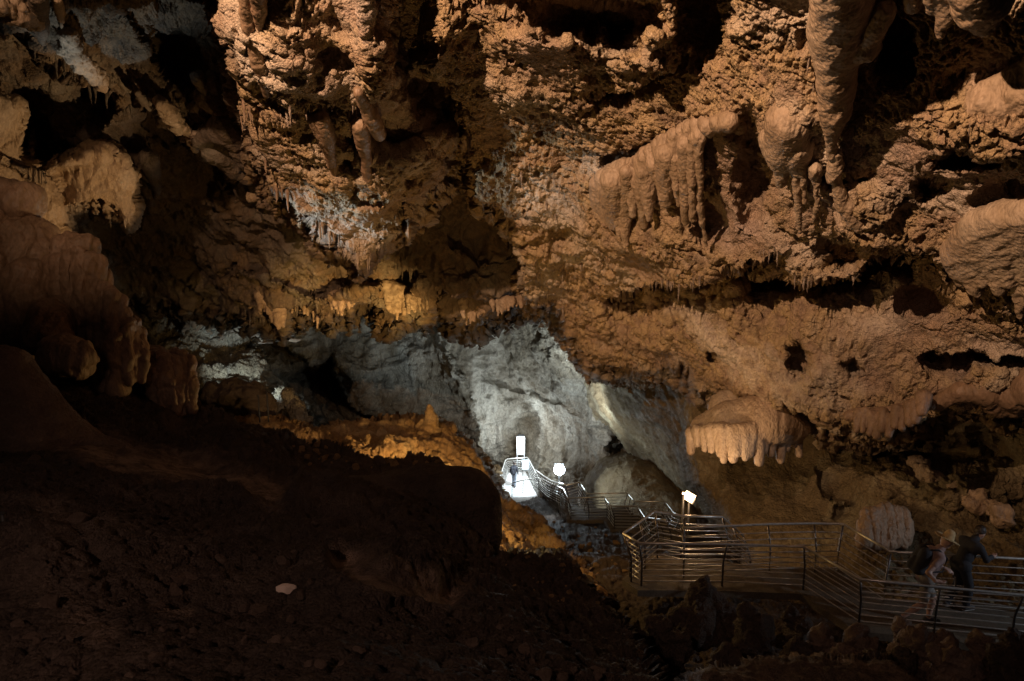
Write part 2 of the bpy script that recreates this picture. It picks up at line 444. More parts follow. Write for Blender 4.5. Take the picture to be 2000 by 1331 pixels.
def sh_A2(u, v):
    u, v = warp(u, v); d = 0
    # long shadowed ledge
    d = d + step_feat(u, v, [(1165, 585), (1250, 562), (1330, 548), (1440, 515), (1545, 490), (1640, 540), (1740, 520), (1850, 470)][:5], 3.4, 75, 1, 4, 60)
    d = d + step_feat(u, v, [(1440, 530), (1560, 555), (1640, 545), (1740, 505), (1815, 490)], 2.6, 60, 1, 4, 40)
    # hollow at the top centre and the dark chimney beside it
    d = d + 2.2 * blob(u, v, 1160, 35, 120, 42, 5) + 1.6 * blob(u, v, 1225, 80, 32, 30, 4)
    d = d + 1.5 * blob(u, v, 1375, 30, 42, 85, 4) + 0.9 * blob(u, v, 1010, -10, 90, 30, 4)
    d = d + step_feat(u, v, [(1150, 190), (1240, 165), (1310, 130), (1350, 95)], 0.7, 22, 1, 3, 20)
    d = d + step_feat(u, v, [(1170, 310), (1240, 300), (1290, 262), (1350, 228)], 0.8, 18, 1, 3, 20)
    # cavities
    d = d + 1.3 * blob(u, v, 1475, 330, 40, 110, 4) + 0.9 * blob(u, v, 1380, 420, 45, 60, 4)
    d = d + 1.0 * blob(u, v, 1750, 100, 28, 55, 4) + 1.0 * blob(u, v, 1660, 350, 55, 22, 4) + 1.2 * blob(u, v, 1815, 365, 28, 22, 4) + 1.0 * blob(u, v, 1960, 390, 55, 18, 4)
    d = d + 1.1 * blob(u, v, 1900, 310, 70, 18, 4) + 1.4 * blob(u, v, 1640, 505, 40, 25, 4) + 1.0 * blob(u, v, 1815, 590, 55, 24, 3)
    d = d + 1.4 * blob(u, v, 1560, 705, 22, 32, 4) + 1.0 * blob(u, v, 1655, 715, 22, 18, 4) + 0.9 * blob(u, v, 1395, 690, 12, 18, 4) + 1.2 * blob(u, v, 960, 460, 42, 40, 4)
    d = d + step_feat(u, v, [(1800, 702), (1900, 694), (2100, 700)], 1.3, 22, 1, 3, 30)
    # lumps that stand out
    d = d - 0.7 * blob(u, v, 1060, 120, 100, 80, 4) - 0.5 * blob(u, v, 1250, 90, 50, 55, 3) - 0.4 * blob(u, v, 1590, 210, 120, 70) - 0.5 * blob(u, v, 1850, 250, 140, 60)
    d = d - 0.6 * blob(u, v, 1300, 660, 160, 60) - 0.5 * blob(u, v, 1930, 740, 80, 40) - 0.5 * blob(u, v, 1300, 470, 120, 50) - 0.6 * blob(u, v, 1690, 440, 60, 50)
    return d
def zn_A2(u, v, p):
    z = np.clip(1.05 + 1.3 * fbm(p * 0.55 + 2, 3), 0, 1)
    for b in [(1050, 120, 75, 60), (1430, 320, 50, 70), (1590, 420, 50, 35), (1420, 440, 70, 50), (1770, 640, 140, 32), (1960, 680, 90, 25), (1700, 740, 60, 30), (1950, 160, 70, 60)]:
        z = z * (1 - 0.95 * blob(u, v, *b, 3))
    return z
def dp_A2(p, u, v, zn):
    a = 0.68
    fr = 1.3
    w = np.clip((np.linalg.norm(p, axis=-1) - 13) / 7, 0, 1)
    q = p * np.array([1, 1, 0.7]); q = q + 0.2 * perlin(q * 1.1)[..., None]
    big = knob(q * 2.7 + 3) * 0.15 * np.clip(0.6 + 1.4 * perlin(q * 0.8 + 60), 0, 1.3) + knob(q * 5.4 + 9) * 0.13
    return coral(p, zn, a, fr, 0.5) + w * zn * big
layer('cave_ceiling', CA2, PA2, (790, -120, 2120, 900), ST, sh_A2, dp_A2, (26, 0.7, 0.12, 36), 9, 14, M_ROOF, zn_A2)

# --- hanging roof blade left of the gap
CA1 = [(420, -100, 10), (430, 0, 11), (600, 0, 10.8), (850, -50, 11), (870, 150, 12.8), (520, 340, 16), (600, 440, 17.5), (700, 520, 18.5), (800, 430, 17.6), (930, 250, 15.5), (640, 200, 13), (480, 200, 13.6)]
PA1 = [(418, -200), (432, 0), (440, 60), (470, 130), (478, 200), (492, 270), (520, 335), (545, 380), (590, 430), (640, 470), (690, 500), (702, 520), (718, 490), (760, 470), (790, 430), (830, 395), (880, 345), (935, 300), (960, 200), (900, -200)]
def sh_A1(u, v):
    u, v = warp(u, v)
    d = 2.4 * blob(u, v, 800, 60, 45, 130, 4) + 2.0 * blob(u, v, 860, 190, 50, 60, 4) + 1.0 * blob(u, v, 760, 260, 70, 35, 3)
    d = d + 2.5 * blob(u, v, 930, 330, 60, 90, 3) + 0.8 * blob(u, v, 690, 320, 14, 60, 3) + 0.7 * blob(u, v, 650, 110, 60, 20, 3)
    d = d - 0.6 * blob(u, v, 560, 120, 60, 110) - 0.5 * blob(u, v, 725, 70, 25, 80) - 0.5 * blob(u, v, 640, 300, 60, 120) - 0.3 * blob(u, v, 750, 360, 70, 60)
    d = d + step_feat(u, v, [(470, 130), (530, 200), (600, 220), (690, 220), (760, 240)], 0.5, 25, 1, 3, 20)
    return d
def zn_A1(u, v, p):
    z = np.clip(0.9 + 1.3 * fbm(p * 0.6 + 12, 3), 0, 1)
    return z * (1 - 0.9 * blob(u, v, 820, 250, 60, 50, 3)) * (1 - 0.7 * blob(u, v, 450, 60, 30, 90, 3))
layer('cave_ceiling', CA1, PA1, (380, -120, 1000, 600), ST, sh_A1, lambda p, u, v, z: coral(p, z, 0.85, 1.0, 0.38), (16, 0.5, 0.12, 30), 9, 14, M_ROOF, zn_A1)

# --- the older, darker roof behind
CB = [(-200, -150, 11), (0, 0, 13), (300, -50, 12), (430, 0, 14), (860, 100, 16), (900, 300, 20), (950, 480, 22.5), (300, 250, 20), (0, 250, 20), (-200, 300, 18), (300, 500, 27.5), (550, 640, 29), (760, 625, 28),
      (900, 635, 26.5), (1000, 610, 25.5), (430, 640, 30), (270, 620, 32), (100, 600, 26), (700, 550, 26.5), (1050, 560, 25), (1150, 560, 26), (-100, 600, 22), (500, 450, 25)]
PB = [(-300, -250), (-300, 640), (150, 600), (268, 585), (330, 598), (400, 610), (430, 622), (462, 600), (487, 615), (520, 630), (550, 646), (566, 612), (610, 600), (655, 618), (685, 606), (730, 580), (751, 605), (763, 628), (787, 611), (826, 617),
      (868, 572), (880, 600), (895, 635), (910, 641), (940, 624), (997, 607), (1040, 592), (1090, 585), (1200, 600), (1200, -250)]
def sh_B(u, v):
    u, v = warp(u, v, 9); d = 0
    # blades of rock stepping down to the right, each cut back on its lower left
    d = d + step_feat(u, v, [(-60, -10), (60, 60), (95, 110), (150, 150), (205, 190), (240, 215)], 2.0, 60, 1, 4, 25)
    d = d + step_feat(u, v, [(70, -40), (130, 60), (190, 140), (215, 180)], 0.7, 20, 1, 4, 20)
    d = d + step_feat(u, v, [(260, 175), (310, 215), (345, 260), (375, 295), (430, 330), (480, 360)], 1.8, 55, 1, 4, 25)
    d = d + step_feat(u, v, [(230, 0), (275, 90), (330, 160), (380, 190)], 1.4, 40, -1, 5, 30)
    d = d + 1.6 * blob(u, v, 350, 70, 70, 90, 4)
    d = d - 1.3 * blob(u, v, 430, 190, 32, 38, 3) - 1.5 * blob(u, v, 450, 290, 60, 45, 3) + 1.0 * blob(u, v, 470, 330, 50, 30, 3)
    d = d - 1.0 * blob(u, v, 180, 250, 70, 60) + 1.2 * blob(u, v, 60, 250, 40, 60, 3) - 1.0 * blob(u, v, 300, 330, 50, 70)
    d = d + step_feat(u, v, [(420, 545), (470, 520), (540, 545), (620, 580), (700, 560), (760, 545)], -1.2, 45, 1, 8, 30)
    d = d + 2.2 * blob(u, v, 800, 545, 24, 22, 3) + 1.5 * blob(u, v, 950, 470, 50, 40, 3) - 1.0 * blob(u, v, 900, 560, 60, 30)
    return d
def dp_B(p, u, v, zn):
    return 0.5 * ridged(p * np.array([0.5, 0.5, 0.3]), 4) + coral(p, 0.3 + zn * 0.7, 1.15, 0.8, 0.4)
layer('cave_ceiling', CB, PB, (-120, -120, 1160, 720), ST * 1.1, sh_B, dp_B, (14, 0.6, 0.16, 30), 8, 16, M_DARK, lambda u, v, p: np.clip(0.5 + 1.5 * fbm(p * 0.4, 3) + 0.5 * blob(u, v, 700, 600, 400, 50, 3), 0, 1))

# --- far chamber wall
CD = [(100, 560, 44), (270, 560, 42), (270, 640, 40), (400, 700, 38), (500, 640, 43), (700, 600, 46), (1000, 560, 48), (1090, 590, 41), (1160, 700, 40), (1200, 850, 43), (1190, 960, 43), (1250, 950, 46), (980, 860, 53), (1020, 830, 54),
      (1100, 860, 50), (1000, 960, 55), (850, 880, 50), (700, 900, 47), (600, 860, 44), (500, 860, 40), (450, 780, 38), (900, 740, 49), (1350, 800, 36), (1350, 980, 40), (300, 800, 34), (200, 760, 34), (1080, 950, 50)]
def sh_D(u, v):
    u, v = warp(u, v, 7, 30); d = 0
    # the leaning slab and the black hollow under it
    d = d + step_feat(u, v, [(648, 690), (672, 770), (715, 810), (760, 840), (840, 860), (930, 850)], 9.0, 70, 1, 5, 20)
    d = d + step_feat(u, v, [(520, 640), (590, 700), (620, 715), (652, 690)], 4, 60, 1, 5, 20)
    d = d + step_feat(u, v, [(652, 684), (700, 655), (770, 645), (870, 615)], 1.6, 70, 1, 5, 30)
    d = d + step_feat(u, v, [(868, 600), (885, 690), (925, 770), (945, 850), (950, 930)], -4.0, 40, 1, 9, 20)
    # pale shaft of rock leaning out of the roof
    d = d - 3.0 * blob(u, v, 1095, 650, 35, 110, 3) + step_feat(u, v, [(1030, 590), (1055, 660), (1090, 720), (1120, 745)], 1.4, 30, 1, 5, 20)
    d = d + step_feat(u, v, [(930, 745), (1000, 762), (1070, 785), (1150, 825)], 1.2, 26, -1, 8, 40)
    d = d + step_feat(u, v, [(985, 640), (1010, 720), (1050, 800), (1090, 850)], 1.1, 45, 1, 14, 30) + step_feat(u, v, [(940, 700), (965, 760), (1000, 800)], 0.9, 30, -1, 12, 20)
    d = d + 6 * blob(u, v, 1222, 890, 28, 60, 3)
    return d
layer('cave_wall', CD, None, (60, 540, 1460, 1010), ST * 1.1, sh_D, lambda p, u, v, z: bedded(p, z, 1.15) - 0.2, mat=M_FAR, zone=lambda u, v, p: np.clip(0.5 + fbm(p * 0.12, 3), 0, 1))

# --- crest of pale rock below the left roof
CN = [(180, 580, 39), (270, 580, 38), (400, 600, 38), (440, 690, 36.5), (520, 730, 35), (600, 790, 33), (640, 830, 31), (300, 800, 31), (450, 850, 30), (150, 800, 31)]
PN = [(120, 560), (268, 580), (340, 592), (400, 602), (450, 640), (500, 690), (525, 742), (535, 770), (560, 762), (590, 800), (612, 830), (640, 900), (200, 900)]
layer('rock_slope', CN, PN, (120, 560, 700, 900), ST, None, lambda p, u, v, z: 1.6 * rubble(p, z, 1.3, 0.6), (20, 0.8, 0.2, 30), 9, 0, M_FAR, fold=1.5)

# --- olive wall leaning in beyond the platform
CE2 = [(1130, 690, 39), (1200, 720, 33), (1345, 700, 26), (1420, 760, 24), (1165, 800, 38.5), (1215, 800, 33.5), (1250, 870, 35), (1330, 960, 31), (1400, 900, 25.5), (1460, 900, 27), (1560, 900, 30), (1560, 700, 28), (1450, 1050, 25.5), (1560, 1080, 28), (1250, 780, 30)]
PE2 = [(1120, 640), (1152, 700), (1160, 745), (1180, 800), (1215, 832), (1250, 870), (1292, 922), (1338, 962), (1372, 1000), (1420, 1060), (1560, 1100), (1560, 640)]
layer('cave_wall', CE2, PE2, (1100, 620, 1560, 1100), ST, lambda u, v: step_feat(u, v, [(1340, 800), (1360, 930), (1440, 1040)], 1.8, 25, -1, 5, 10), lambda p, u, v, z: bedded(p, z, 0.45) + 0.10 * fbm(p * 2, 4), (70, 2.4, 0.12, 24), 5, 0, M_OLIVE)
CE0 = [(1160, 960, 36), (1200, 910, 36), (1260, 900, 36), (1340, 950, 34), (1250, 1010, 32), (1350, 1010, 31)]
PE0 = [(1168, 1000), (1165, 945), (1185, 915), (1225, 905), (1280, 905), (1330, 950), (1370, 1010), (1370, 1060), (1168, 1060)]
layer('cave_wall', CE0, PE0, (1130, 870, 1400, 1060), ST, None, lambda p, u, v, z: bedded(p, z, 0.4), (30, 1.5, 0.3, 25), 4, 0, M_OLIVE)

# --- right wall behind the platform
CE1 = [(1340, 880, 24), (1345, 780, 24), (1500, 780, 21), (1700, 800, 19.5), (1850, 760, 18), (2050, 780, 16), (2200, 1000, 14.5), (1450, 1000, 20.5), (1600, 1080, 18.3), (1750, 1100, 16.7), (1900, 1150, 15.3), (2100, 1180, 14), (2000, 950, 16), (1750, 930, 19), (1560, 900, 21.5), (1400, 1040, 21), (1500, 1140, 18), (1700, 1250, 15), (2000, 1280, 13.5)]
PE1 = [(1348, 740), (1336, 800), (1334, 880), (1350, 930), (1380, 975), (1415, 1030), (1450, 1080), (1460, 1300), (2300, 1330), (2300, 740)]
def sh_E1(u, v):
    u, v = warp(u, v, 22, 60)
    d = 2.5 * blob(u, v, 1780, 870, 120, 35, 3) + 1.8 * blob(u, v, 1900, 900, 90, 30, 3) - 1.0 * blob(u, v, 1880, 820, 120, 40, 3)
    d = d - 0.9 * blob(u, v, 1725, 1030, 45, 40, 3) - 0.5 * blob(u, v, 1760, 960, 70, 22) - 0.6 * blob(u, v, 1880, 960, 60, 30)
    d = d + step_feat(u, v, [(1445, 870), (1455, 930), (1500, 985)], 0.8, 40, 1, 5, 20) + 1.5 * blob(u, v, 1990, 980, 60, 60) + step_feat(u, v, [(1590, 900), (1610, 950), (1660, 980)], -0.7, 50, 1, 5, 20)
    return d
def dp_E1(p, u, v, zn):
    k = np.clip((u - 1620) / 100, 0, 1) * np.clip((v - 880) / 60, 0, 1)
    return bedded(p, zn, 0.35) + k * (rubble(p, zn, 1.3, 1.1)) + 0.04 * fbm(p * 4, 3)
layer('cave_wall', CE1, PE1, (1310, 720, 2120, 1331), ST, sh_E1, dp_E1, (24, 0.9, 0.25, 26), 5, 0, M_OLIVE)

# --- valley floor under the stairs
CV = [(900, 930, 52), (960, 950, 52), (1010, 962, 50.5), (1060, 968, 47.5), (1090, 1000, 37), (1140, 1025, 30), (1240, 1045, 27), (1330, 1060, 22), (1050, 1060, 26), (1100, 1100, 20), (1180, 1120, 17.5), (1180, 1180, 16), (1250, 1200, 15.2), (1400, 1230, 14.6), (1560, 1260, 14), (1640, 1290, 13.4), (1800, 1310, 12.6), (2100, 1330, 12), (1450, 1170, 16.5), (1650, 1210, 16),
      (1000, 1150, 16), (1000, 1250, 12), (1200, 1320, 11.5), (1500, 1350, 11), (2000, 1420, 9), (900, 1350, 9.5), (1400, 1100, 21), (1180, 980, 40), (1300, 1020, 33)]
layer('ground', CV, None, (880, 935, 2140, 1420), ST, None, lambda p, u, v, z: rubble(p, z, 1.1, 0.9), mat=M_SOIL)

# --- gold mound
CM = [(480, 770, 27), (600, 810, 26), (700, 812, 27), (800, 798, 27.5), (870, 818, 28), (930, 870, 28), (985, 950, 27), (1045, 1020, 24), (1105, 1060, 20), (560, 850, 21), (700, 890, 20), (850, 900, 21), (950, 980, 21), (1000, 1060, 18.5), (1000, 1120, 16.5), (700, 1000, 17), (500, 900, 18), (1140, 1120, 17.5), (1100, 1160, 16), (400, 800, 26)]
PM = [(380, 790), (500, 812), (560, 828), (612, 838), (700, 822), (760, 812), (800, 808), (850, 802), (875, 832), (915, 862), (942, 900), (966, 942), (980, 985), (1045, 1010), (1056, 1032), (1100, 1062), (1150, 1110), (1180, 1200), (900, 1240), (380, 1100)]
layer('rock_mound', CM, PM, (380, 740, 1230, 1240), ST, None, lambda p, u, v, z: rubble(p, z, 1.5, 0.85), (18, 0.6, 0.2, 26), 7, 0, M_RUBBLE, fold=1.6)

# --- near slope the photographer stands on
CF = [(-300, 1500, 2.2), (0, 1331, 2.9), (500, 1331, 3.0), (1000, 1331, 3.5), (1300, 1360, 4.4), (1000, 1500, 2.6), (1600, 1400, 5.2), (0, 1200, 3.9), (560, 1155, 5.0), (900, 1200, 5.6), (0, 1000, 6.2), (300, 900, 9.3), (500, 850, 12.5), (560, 850, 13.5), (700, 890, 13.6), (850, 915, 13.2), (900, 1000, 10.8), (960, 1090, 9.3),
      (1080, 1090, 10), (1180, 1165, 9.4), (1300, 1215, 8.6), (-100, 780, 11), (150, 760, 12.5), (370, 800, 14.5), (-300, 800, 9.5), (700, 1000, 8.6), (450, 1000, 8)]
PF = [(-400, 640), (60, 650), (150, 740), (370, 800), (470, 822), (560, 850), (640, 872), (700, 888), (850, 900), (965, 1085), (1000, 1080), (1090, 1083), (1125, 1120), (1180, 1165), (1240, 1240), (1290, 1335), (1300, 1700), (-400, 1700)]
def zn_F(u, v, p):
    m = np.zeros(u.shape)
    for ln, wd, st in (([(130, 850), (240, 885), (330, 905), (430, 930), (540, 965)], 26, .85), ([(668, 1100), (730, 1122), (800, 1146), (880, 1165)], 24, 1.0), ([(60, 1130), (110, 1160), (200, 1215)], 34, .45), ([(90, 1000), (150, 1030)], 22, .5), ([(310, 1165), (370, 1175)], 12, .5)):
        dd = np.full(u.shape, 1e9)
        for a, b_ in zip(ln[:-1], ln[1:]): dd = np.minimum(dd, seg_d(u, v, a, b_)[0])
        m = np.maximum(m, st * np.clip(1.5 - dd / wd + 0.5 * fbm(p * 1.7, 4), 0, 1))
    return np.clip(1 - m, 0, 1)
def dp_F(p, u, v, zn):
    r = np.clip(np.linalg.norm(p, axis=-1) / 9, 0.25, 1)
    sm = 0.15 + 0.85 * zn
    return r * (rubble(p, zn, 1.0, 1.0) * 1.1) * sm + 0.04 * knob(p * 8.5) * sm
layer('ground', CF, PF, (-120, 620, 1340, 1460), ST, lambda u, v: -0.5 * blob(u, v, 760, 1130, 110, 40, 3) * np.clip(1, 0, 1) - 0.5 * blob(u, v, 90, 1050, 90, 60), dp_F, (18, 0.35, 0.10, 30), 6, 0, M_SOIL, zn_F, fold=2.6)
# low shelf of rock at the bottom right
CG = [(1290, 1400, 6.2), (1330, 1300, 7.4), (1500, 1285, 8), (1690, 1290, 8.3), (1800, 1340, 7.9), (1600, 1400, 6.6), (2100, 1400, 7.4), (1500, 1500, 5.2)]
PG = [(1240, 1420), (1330, 1325), (1400, 1300), (1480, 1290), (1560, 1288), (1650, 1282), (1730, 1290), (1800, 1330), (1900, 1420), (1900, 1500), (1240, 1500)]
layer('ground', CG, PG, (1230, 1250, 1950, 1460), ST, None, lambda p, u, v, z: 0.12 * fbm(p * 1.2, 5) + 0.03 * knob(p * 5), (22, 0.4, 0.12, 26), 6, 0, M_SOIL, lambda u, v, p: 0.6 + 0.3 * fbm(p, 3), fold=1.6)

# --- lit wall of flowstone at the far left
CC = [(-150, 150, 15), (0, 180, 16.5), (0, 450, 17), (110, 330, 18), (250, 350, 19.5), (200, 460, 19.5), (-150, 600, 15), (100, 560, 17.5)]
PC = [(-250, 120), (0, 190), (38, 205), (48, 285), (75, 330), (110, 312), (150, 300), (200, 285), (238, 310), (264, 345), (262, 400), (252, 436), (225, 415), (190, 400), (132, 412), (122, 460), (135, 620), (-250, 640)]
def dp_C(p, u, v, zn):
    q = p * np.array([1, 1, 0.45]); q = q + 0.3 * perlin(q * 0.9)[..., None]
    return 0.35 * fbm(p * 0.5, 3) + 0.14 * ridged(q * 1.3, 4) + 0.06 * knob(q * 5)
layer('cave_wall', CC, PC, (-120, 120, 300, 640), ST, lambda u, v: step_feat(u, v, [(108, 330), (118, 380), (118, 450)], 0.8, 30, -1, 4, 10) + step_feat(u, v, [(0, 300), (60, 330), (110, 345)], -0.3, 30, 1, 4, 10), dp_C, (14, 0.6, 0.2, 26), 5, 8, M_FLOW)

# ================================================================== FORMATIONS
def cp(u1, v1, d1, r1, u2, v2, d2, r2, sq=None):
    c = (P(u1, v1, d1), P(u2, v2, d2), r1 * d1 / F, r2 * d2 / F)
    return c + (sq,) if sq else c
def dep(f, u, v):
    return float(f(np.array([float(u)]), np.array([float(v)]))[0])
fA2, fA1, fB, fE1 = tps(CA2), tps(CA1), tps(CB), tps(CE1)
def flow_disp(v):
    q = v * np.array([1, 0.22, 0.16]); q = q + 0.07 * perlin(v * 1.6)[..., None]
    return 0.04 * fbm(v * 0.9, 3) + 0.032 * ridged(q * 4.6, 4) + 0.010 * fbm(v * 9.0, 4) + 0.006 * (knob(v * 16) - .5)
def flow_rough(v):
    q = v * np.array([1, 1, 0.3]); q = q + 0.15 * perlin(v * 1.7)[..., None]
    return 0.10 * fbm(v * 1.1, 4) + 0.085 * ridged(q * np.array([1, .35, .6]) * 3.6, 3) + 0.022 * (knob(v * np.array([7, 7, 4.5])) - .4) + 0.012 * fbm(v * 12, 3)
def lump_disp(a, s):
    def g(v): return a * (fbm(v * s, 4) + 0.4 * ridged(v * s * 1.7, 3))
    return g
def formation(name, label, cat, caps, vox, k, mat, disp=flow_disp, group=None):
    me = sdf_mesh(name, caps, vox, k, disp)
    o = link(name, me, mat)
    return tag(o, label, cat, group)
def tubes(f, off, lst):
    out = []
    for t in lst:
        u1, v1, r1, u2, v2, r2 = t[:6]
        d1 = dep(f, u1, v1) - off; d2 = dep(f, u2, v2) - off
        out.append(cp(u1, v1, d1, r1, u2, v2, d2, r2))
    return out
R = random.Random(11)

def folds(f, off, edge, n, r, lens, k=1):
    out = []
    for i in range(n):
        t = i / (n - 1) * (len(edge) - 1); j = min(int(t), len(edge) - 2); a = t - j
        u = edge[j][0] + (edge[j + 1][0] - edge[j][0]) * a; v = edge[j][1] + (edge[j + 1][1] - edge[j][1]) * a
        rr = r * R.uniform(.8, 1.15); L = lens[int(i / n * len(lens))] * R.uniform(.85, 1.1)
        d = dep(f, u, v) - off * 0.1; d2 = dep(f, u + 2, v + L * .55) - off * 1.15; d3 = dep(f, u + 3, v + L) - off
        out.append(cp(u, v + rr * .4, d + rr * .3 * d / F, rr, u + 2, v + L * .55, d2, rr * .85)); out.append(cp(u + 2, v + L * .55, d2, rr * .8, u + 3, v + L, (d2 + d3) / 2, rr * .28))
    return out
formation('flowstone', 'large smooth tan flowstone with long hanging tubes in the middle of the right roof', 'flowstone',
    folds(fA2, 0.3, [(1170, 352), (1200, 325), (1235, 318), (1262, 300), (1290, 275), (1330, 250), (1372, 234), (1420, 226)], 19, 17, [120, 150, 135, 150, 110, 70, 60, 120, 60, 130, 90, 120, 70, 110, 60, 30, 24, 20]) +
    tubes(fA2, 0.42, [(1197, 350, 26, 1203, 474, 15), (1224, 335, 13, 1221, 466, 7), (1252, 345, 11, 1257, 440, 7), (1299, 300, 20, 1301, 392, 11), (1320, 310, 8, 1326, 400, 3), (1338, 280, 15, 1339, 436, 3.5), (1353, 270, 9, 1353, 428, 3), (1364, 265, 7, 1368, 402, 2.5), (1368, 405, 4, 1379, 480, 2)]), 0.02, 0.045, M_FLOW)
formation('stalactite', 'massive pale stalactite column hanging at the top right with a branching arm', 'stalactite',
    tubes(fA2, 0.45, [(1648, -90, 62, 1640, 60, 48), (1640, 60, 48, 1634, 150, 32), (1634, 150, 32, 1630, 215, 24), (1630, 215, 24, 1622, 305, 7), (1612, 40, 26, 1600, 135, 10), (1655, 110, 20, 1690, 95, 22), (1690, 95, 22, 1728, 20, 14), (1668, 60, 12, 1655, 120, 12)]), 0.02, 0.07, M_FLOW)
formation('flowstone', 'short tan flowstone with two rounded lobes just left of the massive stalactite', 'flowstone',
    tubes(fA2, 0.3, [(1545, 235, 44, 1530, 290, 32), (1530, 290, 30, 1524, 358, 10), (1560, 285, 26, 1557, 332, 13), (1500, 270, 14, 1508, 320, 8), (1553, 330, 8, 1563, 455, 2.5), (1568, 330, 6, 1572, 395, 3)]), 0.018, 0.05, M_FLOW)
formation('stalactite', 'slim wet grey stalactite hanging in the cavity right of the short tan flowstone', 'stalactite',
    tubes(fA2, 0.3, [(1592, 330, 10, 1596, 400, 4), (1596, 400, 4, 1590, 430, 2)]), 0.012, 0.02, M_FLOW)
formation('stalactite', 'leaning blade of rock with a rounded lower end beside the slim grey stalactite', 'stalactite',
    tubes(fA2, 0.35, [(1632, 355, 9, 1650, 400, 16), (1650, 400, 16, 1676, 440, 13), (1635, 300, 10, 1628, 345, 13)]), 0.015, 0.04, M_FLOW)
formation('flowstone', 'broad orange flowstone sheet at the right edge of the picture tapering to a point', 'flowstone',
    folds(fA2, 0.12, [(1872, 480), (1890, 450), (1915, 425), (1950, 412), (2000, 405), (2060, 400)], 13, 26, [70, 110, 130, 150, 120, 130, 160, 150, 210, 215, 160, 150]), 0.024, 0.09, M_FLOW)
formation('flowstone', 'smooth bulging flowstone with stubby drips at the upper right edge', 'flowstone',
    folds(fA2, 0.15, [(1905, 190), (1930, 170), (1960, 150), (1990, 130), (2030, 105)], 9, 19, [36, 50, 60, 90, 105, 80, 95, 130, 120]), 0.018, 0.07, M_FLOW)
formation('stalactite', 'stout blunt stalactite at the very top near the right corner', 'stalactite',
    tubes(fA2, 0.45, [(1905, -90, 60, 1915, 0, 44), (1915, 0, 42, 1920, 48, 17), (1880, -40, 20, 1878, 25, 10), (1962, -60, 30, 1950, 10, 14)]), 0.02, 0.07, M_FLOW)
formation('stalactite', 'cluster of short blunt drips at the top edge between the two great stalactites', 'stalactite',
    tubes(fA2, 0.3, [(1820, -60, 20, 1822, 18, 9), (1850, -60, 24, 1852, 40, 9), (1780, -60, 18, 1782, 12, 8), (1838, -40, 14, 1838, 70, 5)]), 0.018, 0.05, M_FLOW)
# great curtain dome over the platform lamp
dm = []
for i in range(17):
    u = 1350 + i * 13.2 + R.uniform(-2, 2)
    dd = 19.2 - 1.4 * math.sin((u - 1345) / 230 * math.pi)
    L = 876 + 22 * math.sin((u - 1350) / 225 * math.pi) + R.uniform(-14, 8)
    if 1430 < u < 1460: L -= 6
    dm.append(cp(u, 846 - 12 * math.sin((u - 1345) / 230 * math.pi), dd + 0.1, R.uniform(9, 14), u + R.uniform(-2, 2), L, dd, R.uniform(3.5, 6.5)))
dm += [cp(1382, 842, 19.4, 32, 1430, 826, 18.8, 42), cp(1430, 828, 18.8, 42, 1500, 818, 18.3, 50), cp(1500, 818, 18.3, 50, 1545, 832, 18.8, 34), cp(1420, 800, 19.6, 36, 1540, 790, 19.0, 46)]
formation('flowstone', 'great bulging flowstone dome fringed with short stalactites above the warm lamp', 'flowstone', dm, 0.035, 0.09, M_FLOW)
dm = []
for i, (u, L, r) in enumerate([(1672, 848, 7), (1686, 846, 6), (1699, 851, 7), (1712, 856, 8), (1722, 845, 7), (1735, 856, 7), (1748, 838, 7), (1761, 843, 5), (1776, 832, 8), (1788, 828, 8), (1800, 812, 8)]):
    dd = 14.3 - i * 0.09
    dm.append(cp(u + 4, L - 42 + i * 0.5, dd + 0.1, r * 1.4, u, L - 6, dd, r * 0.6))
dm += [cp(1660, 812, 14.8, 12, 1740, 806, 14.3, 14), cp(1740, 806, 14.3, 14, 1815, 790, 13.8, 13)]
formation('flowstone', 'row of short finger stalactites along the lip of the right roof', 'flowstone', dm, 0.02, 0.04, M_FLOWD)
formation('flowstone', 'smooth sagging flowstone lobes low on the right roof at the picture edge', 'flowstone',
    tubes(fA2, 0.3, [(1875, 765, 16, 1930, 765, 26), (1930, 765, 26, 1950, 792, 22), (1985, 770, 34, 1985, 790, 24), (2030, 760, 44, 2040, 790, 30), (1830, 790, 14, 1875, 765, 16)]), 0.025, 0.08, M_FLOWD)
# tubes on the hanging blade
formation('stalactite', 'broad ribbed stalactite on the left roof blade, left one of the pair', 'stalactite',
    tubes(fA1, 0.35, [(626, 232, 13, 638, 270, 15), (638, 270, 15, 653, 340, 6), (612, 232, 10, 632, 290, 6)]), 0.02, 0.05, M_FLOWD)
formation('stalactite', 'long rounded stalactite on the left roof blade, right one of the pair', 'stalactite',
    tubes(fA1, 0.4, [(700, 245, 11, 708, 270, 13), (708, 270, 13, 715, 315, 10), (715, 315, 10, 720, 374, 4)]), 0.02, 0.04, M_FLOWD)
formation('stalactite', 'slanting ribbed column ending above the ribbed pair of stalactites', 'stalactite',
    tubes(fA1, 0.3, [(700, 180, 8, 722, 225, 12), (722, 225, 12, 742, 266, 9)]), 0.02, 0.04, M_FLOWD)
formation('stalactite', 'tall tapering stalactite at the upper left edge of the roof blade', 'stalactite',
    tubes(fA1, 0.35, [(478, -40, 12, 486, 50, 14), (486, 50, 14, 505, 120, 13), (505, 120, 13, 520, 186, 3)]), 0.014, 0.04, M_FLOWD)
formation('stalactite', 'stout blunt stalactite at the top edge right of the tall tapering one', 'stalactite',
    tubes(fA1, 0.4, [(498, -60, 18, 506, 20, 15), (506, 20, 15, 510, 60, 8)]), 0.014, 0.04, M_FLOWD)
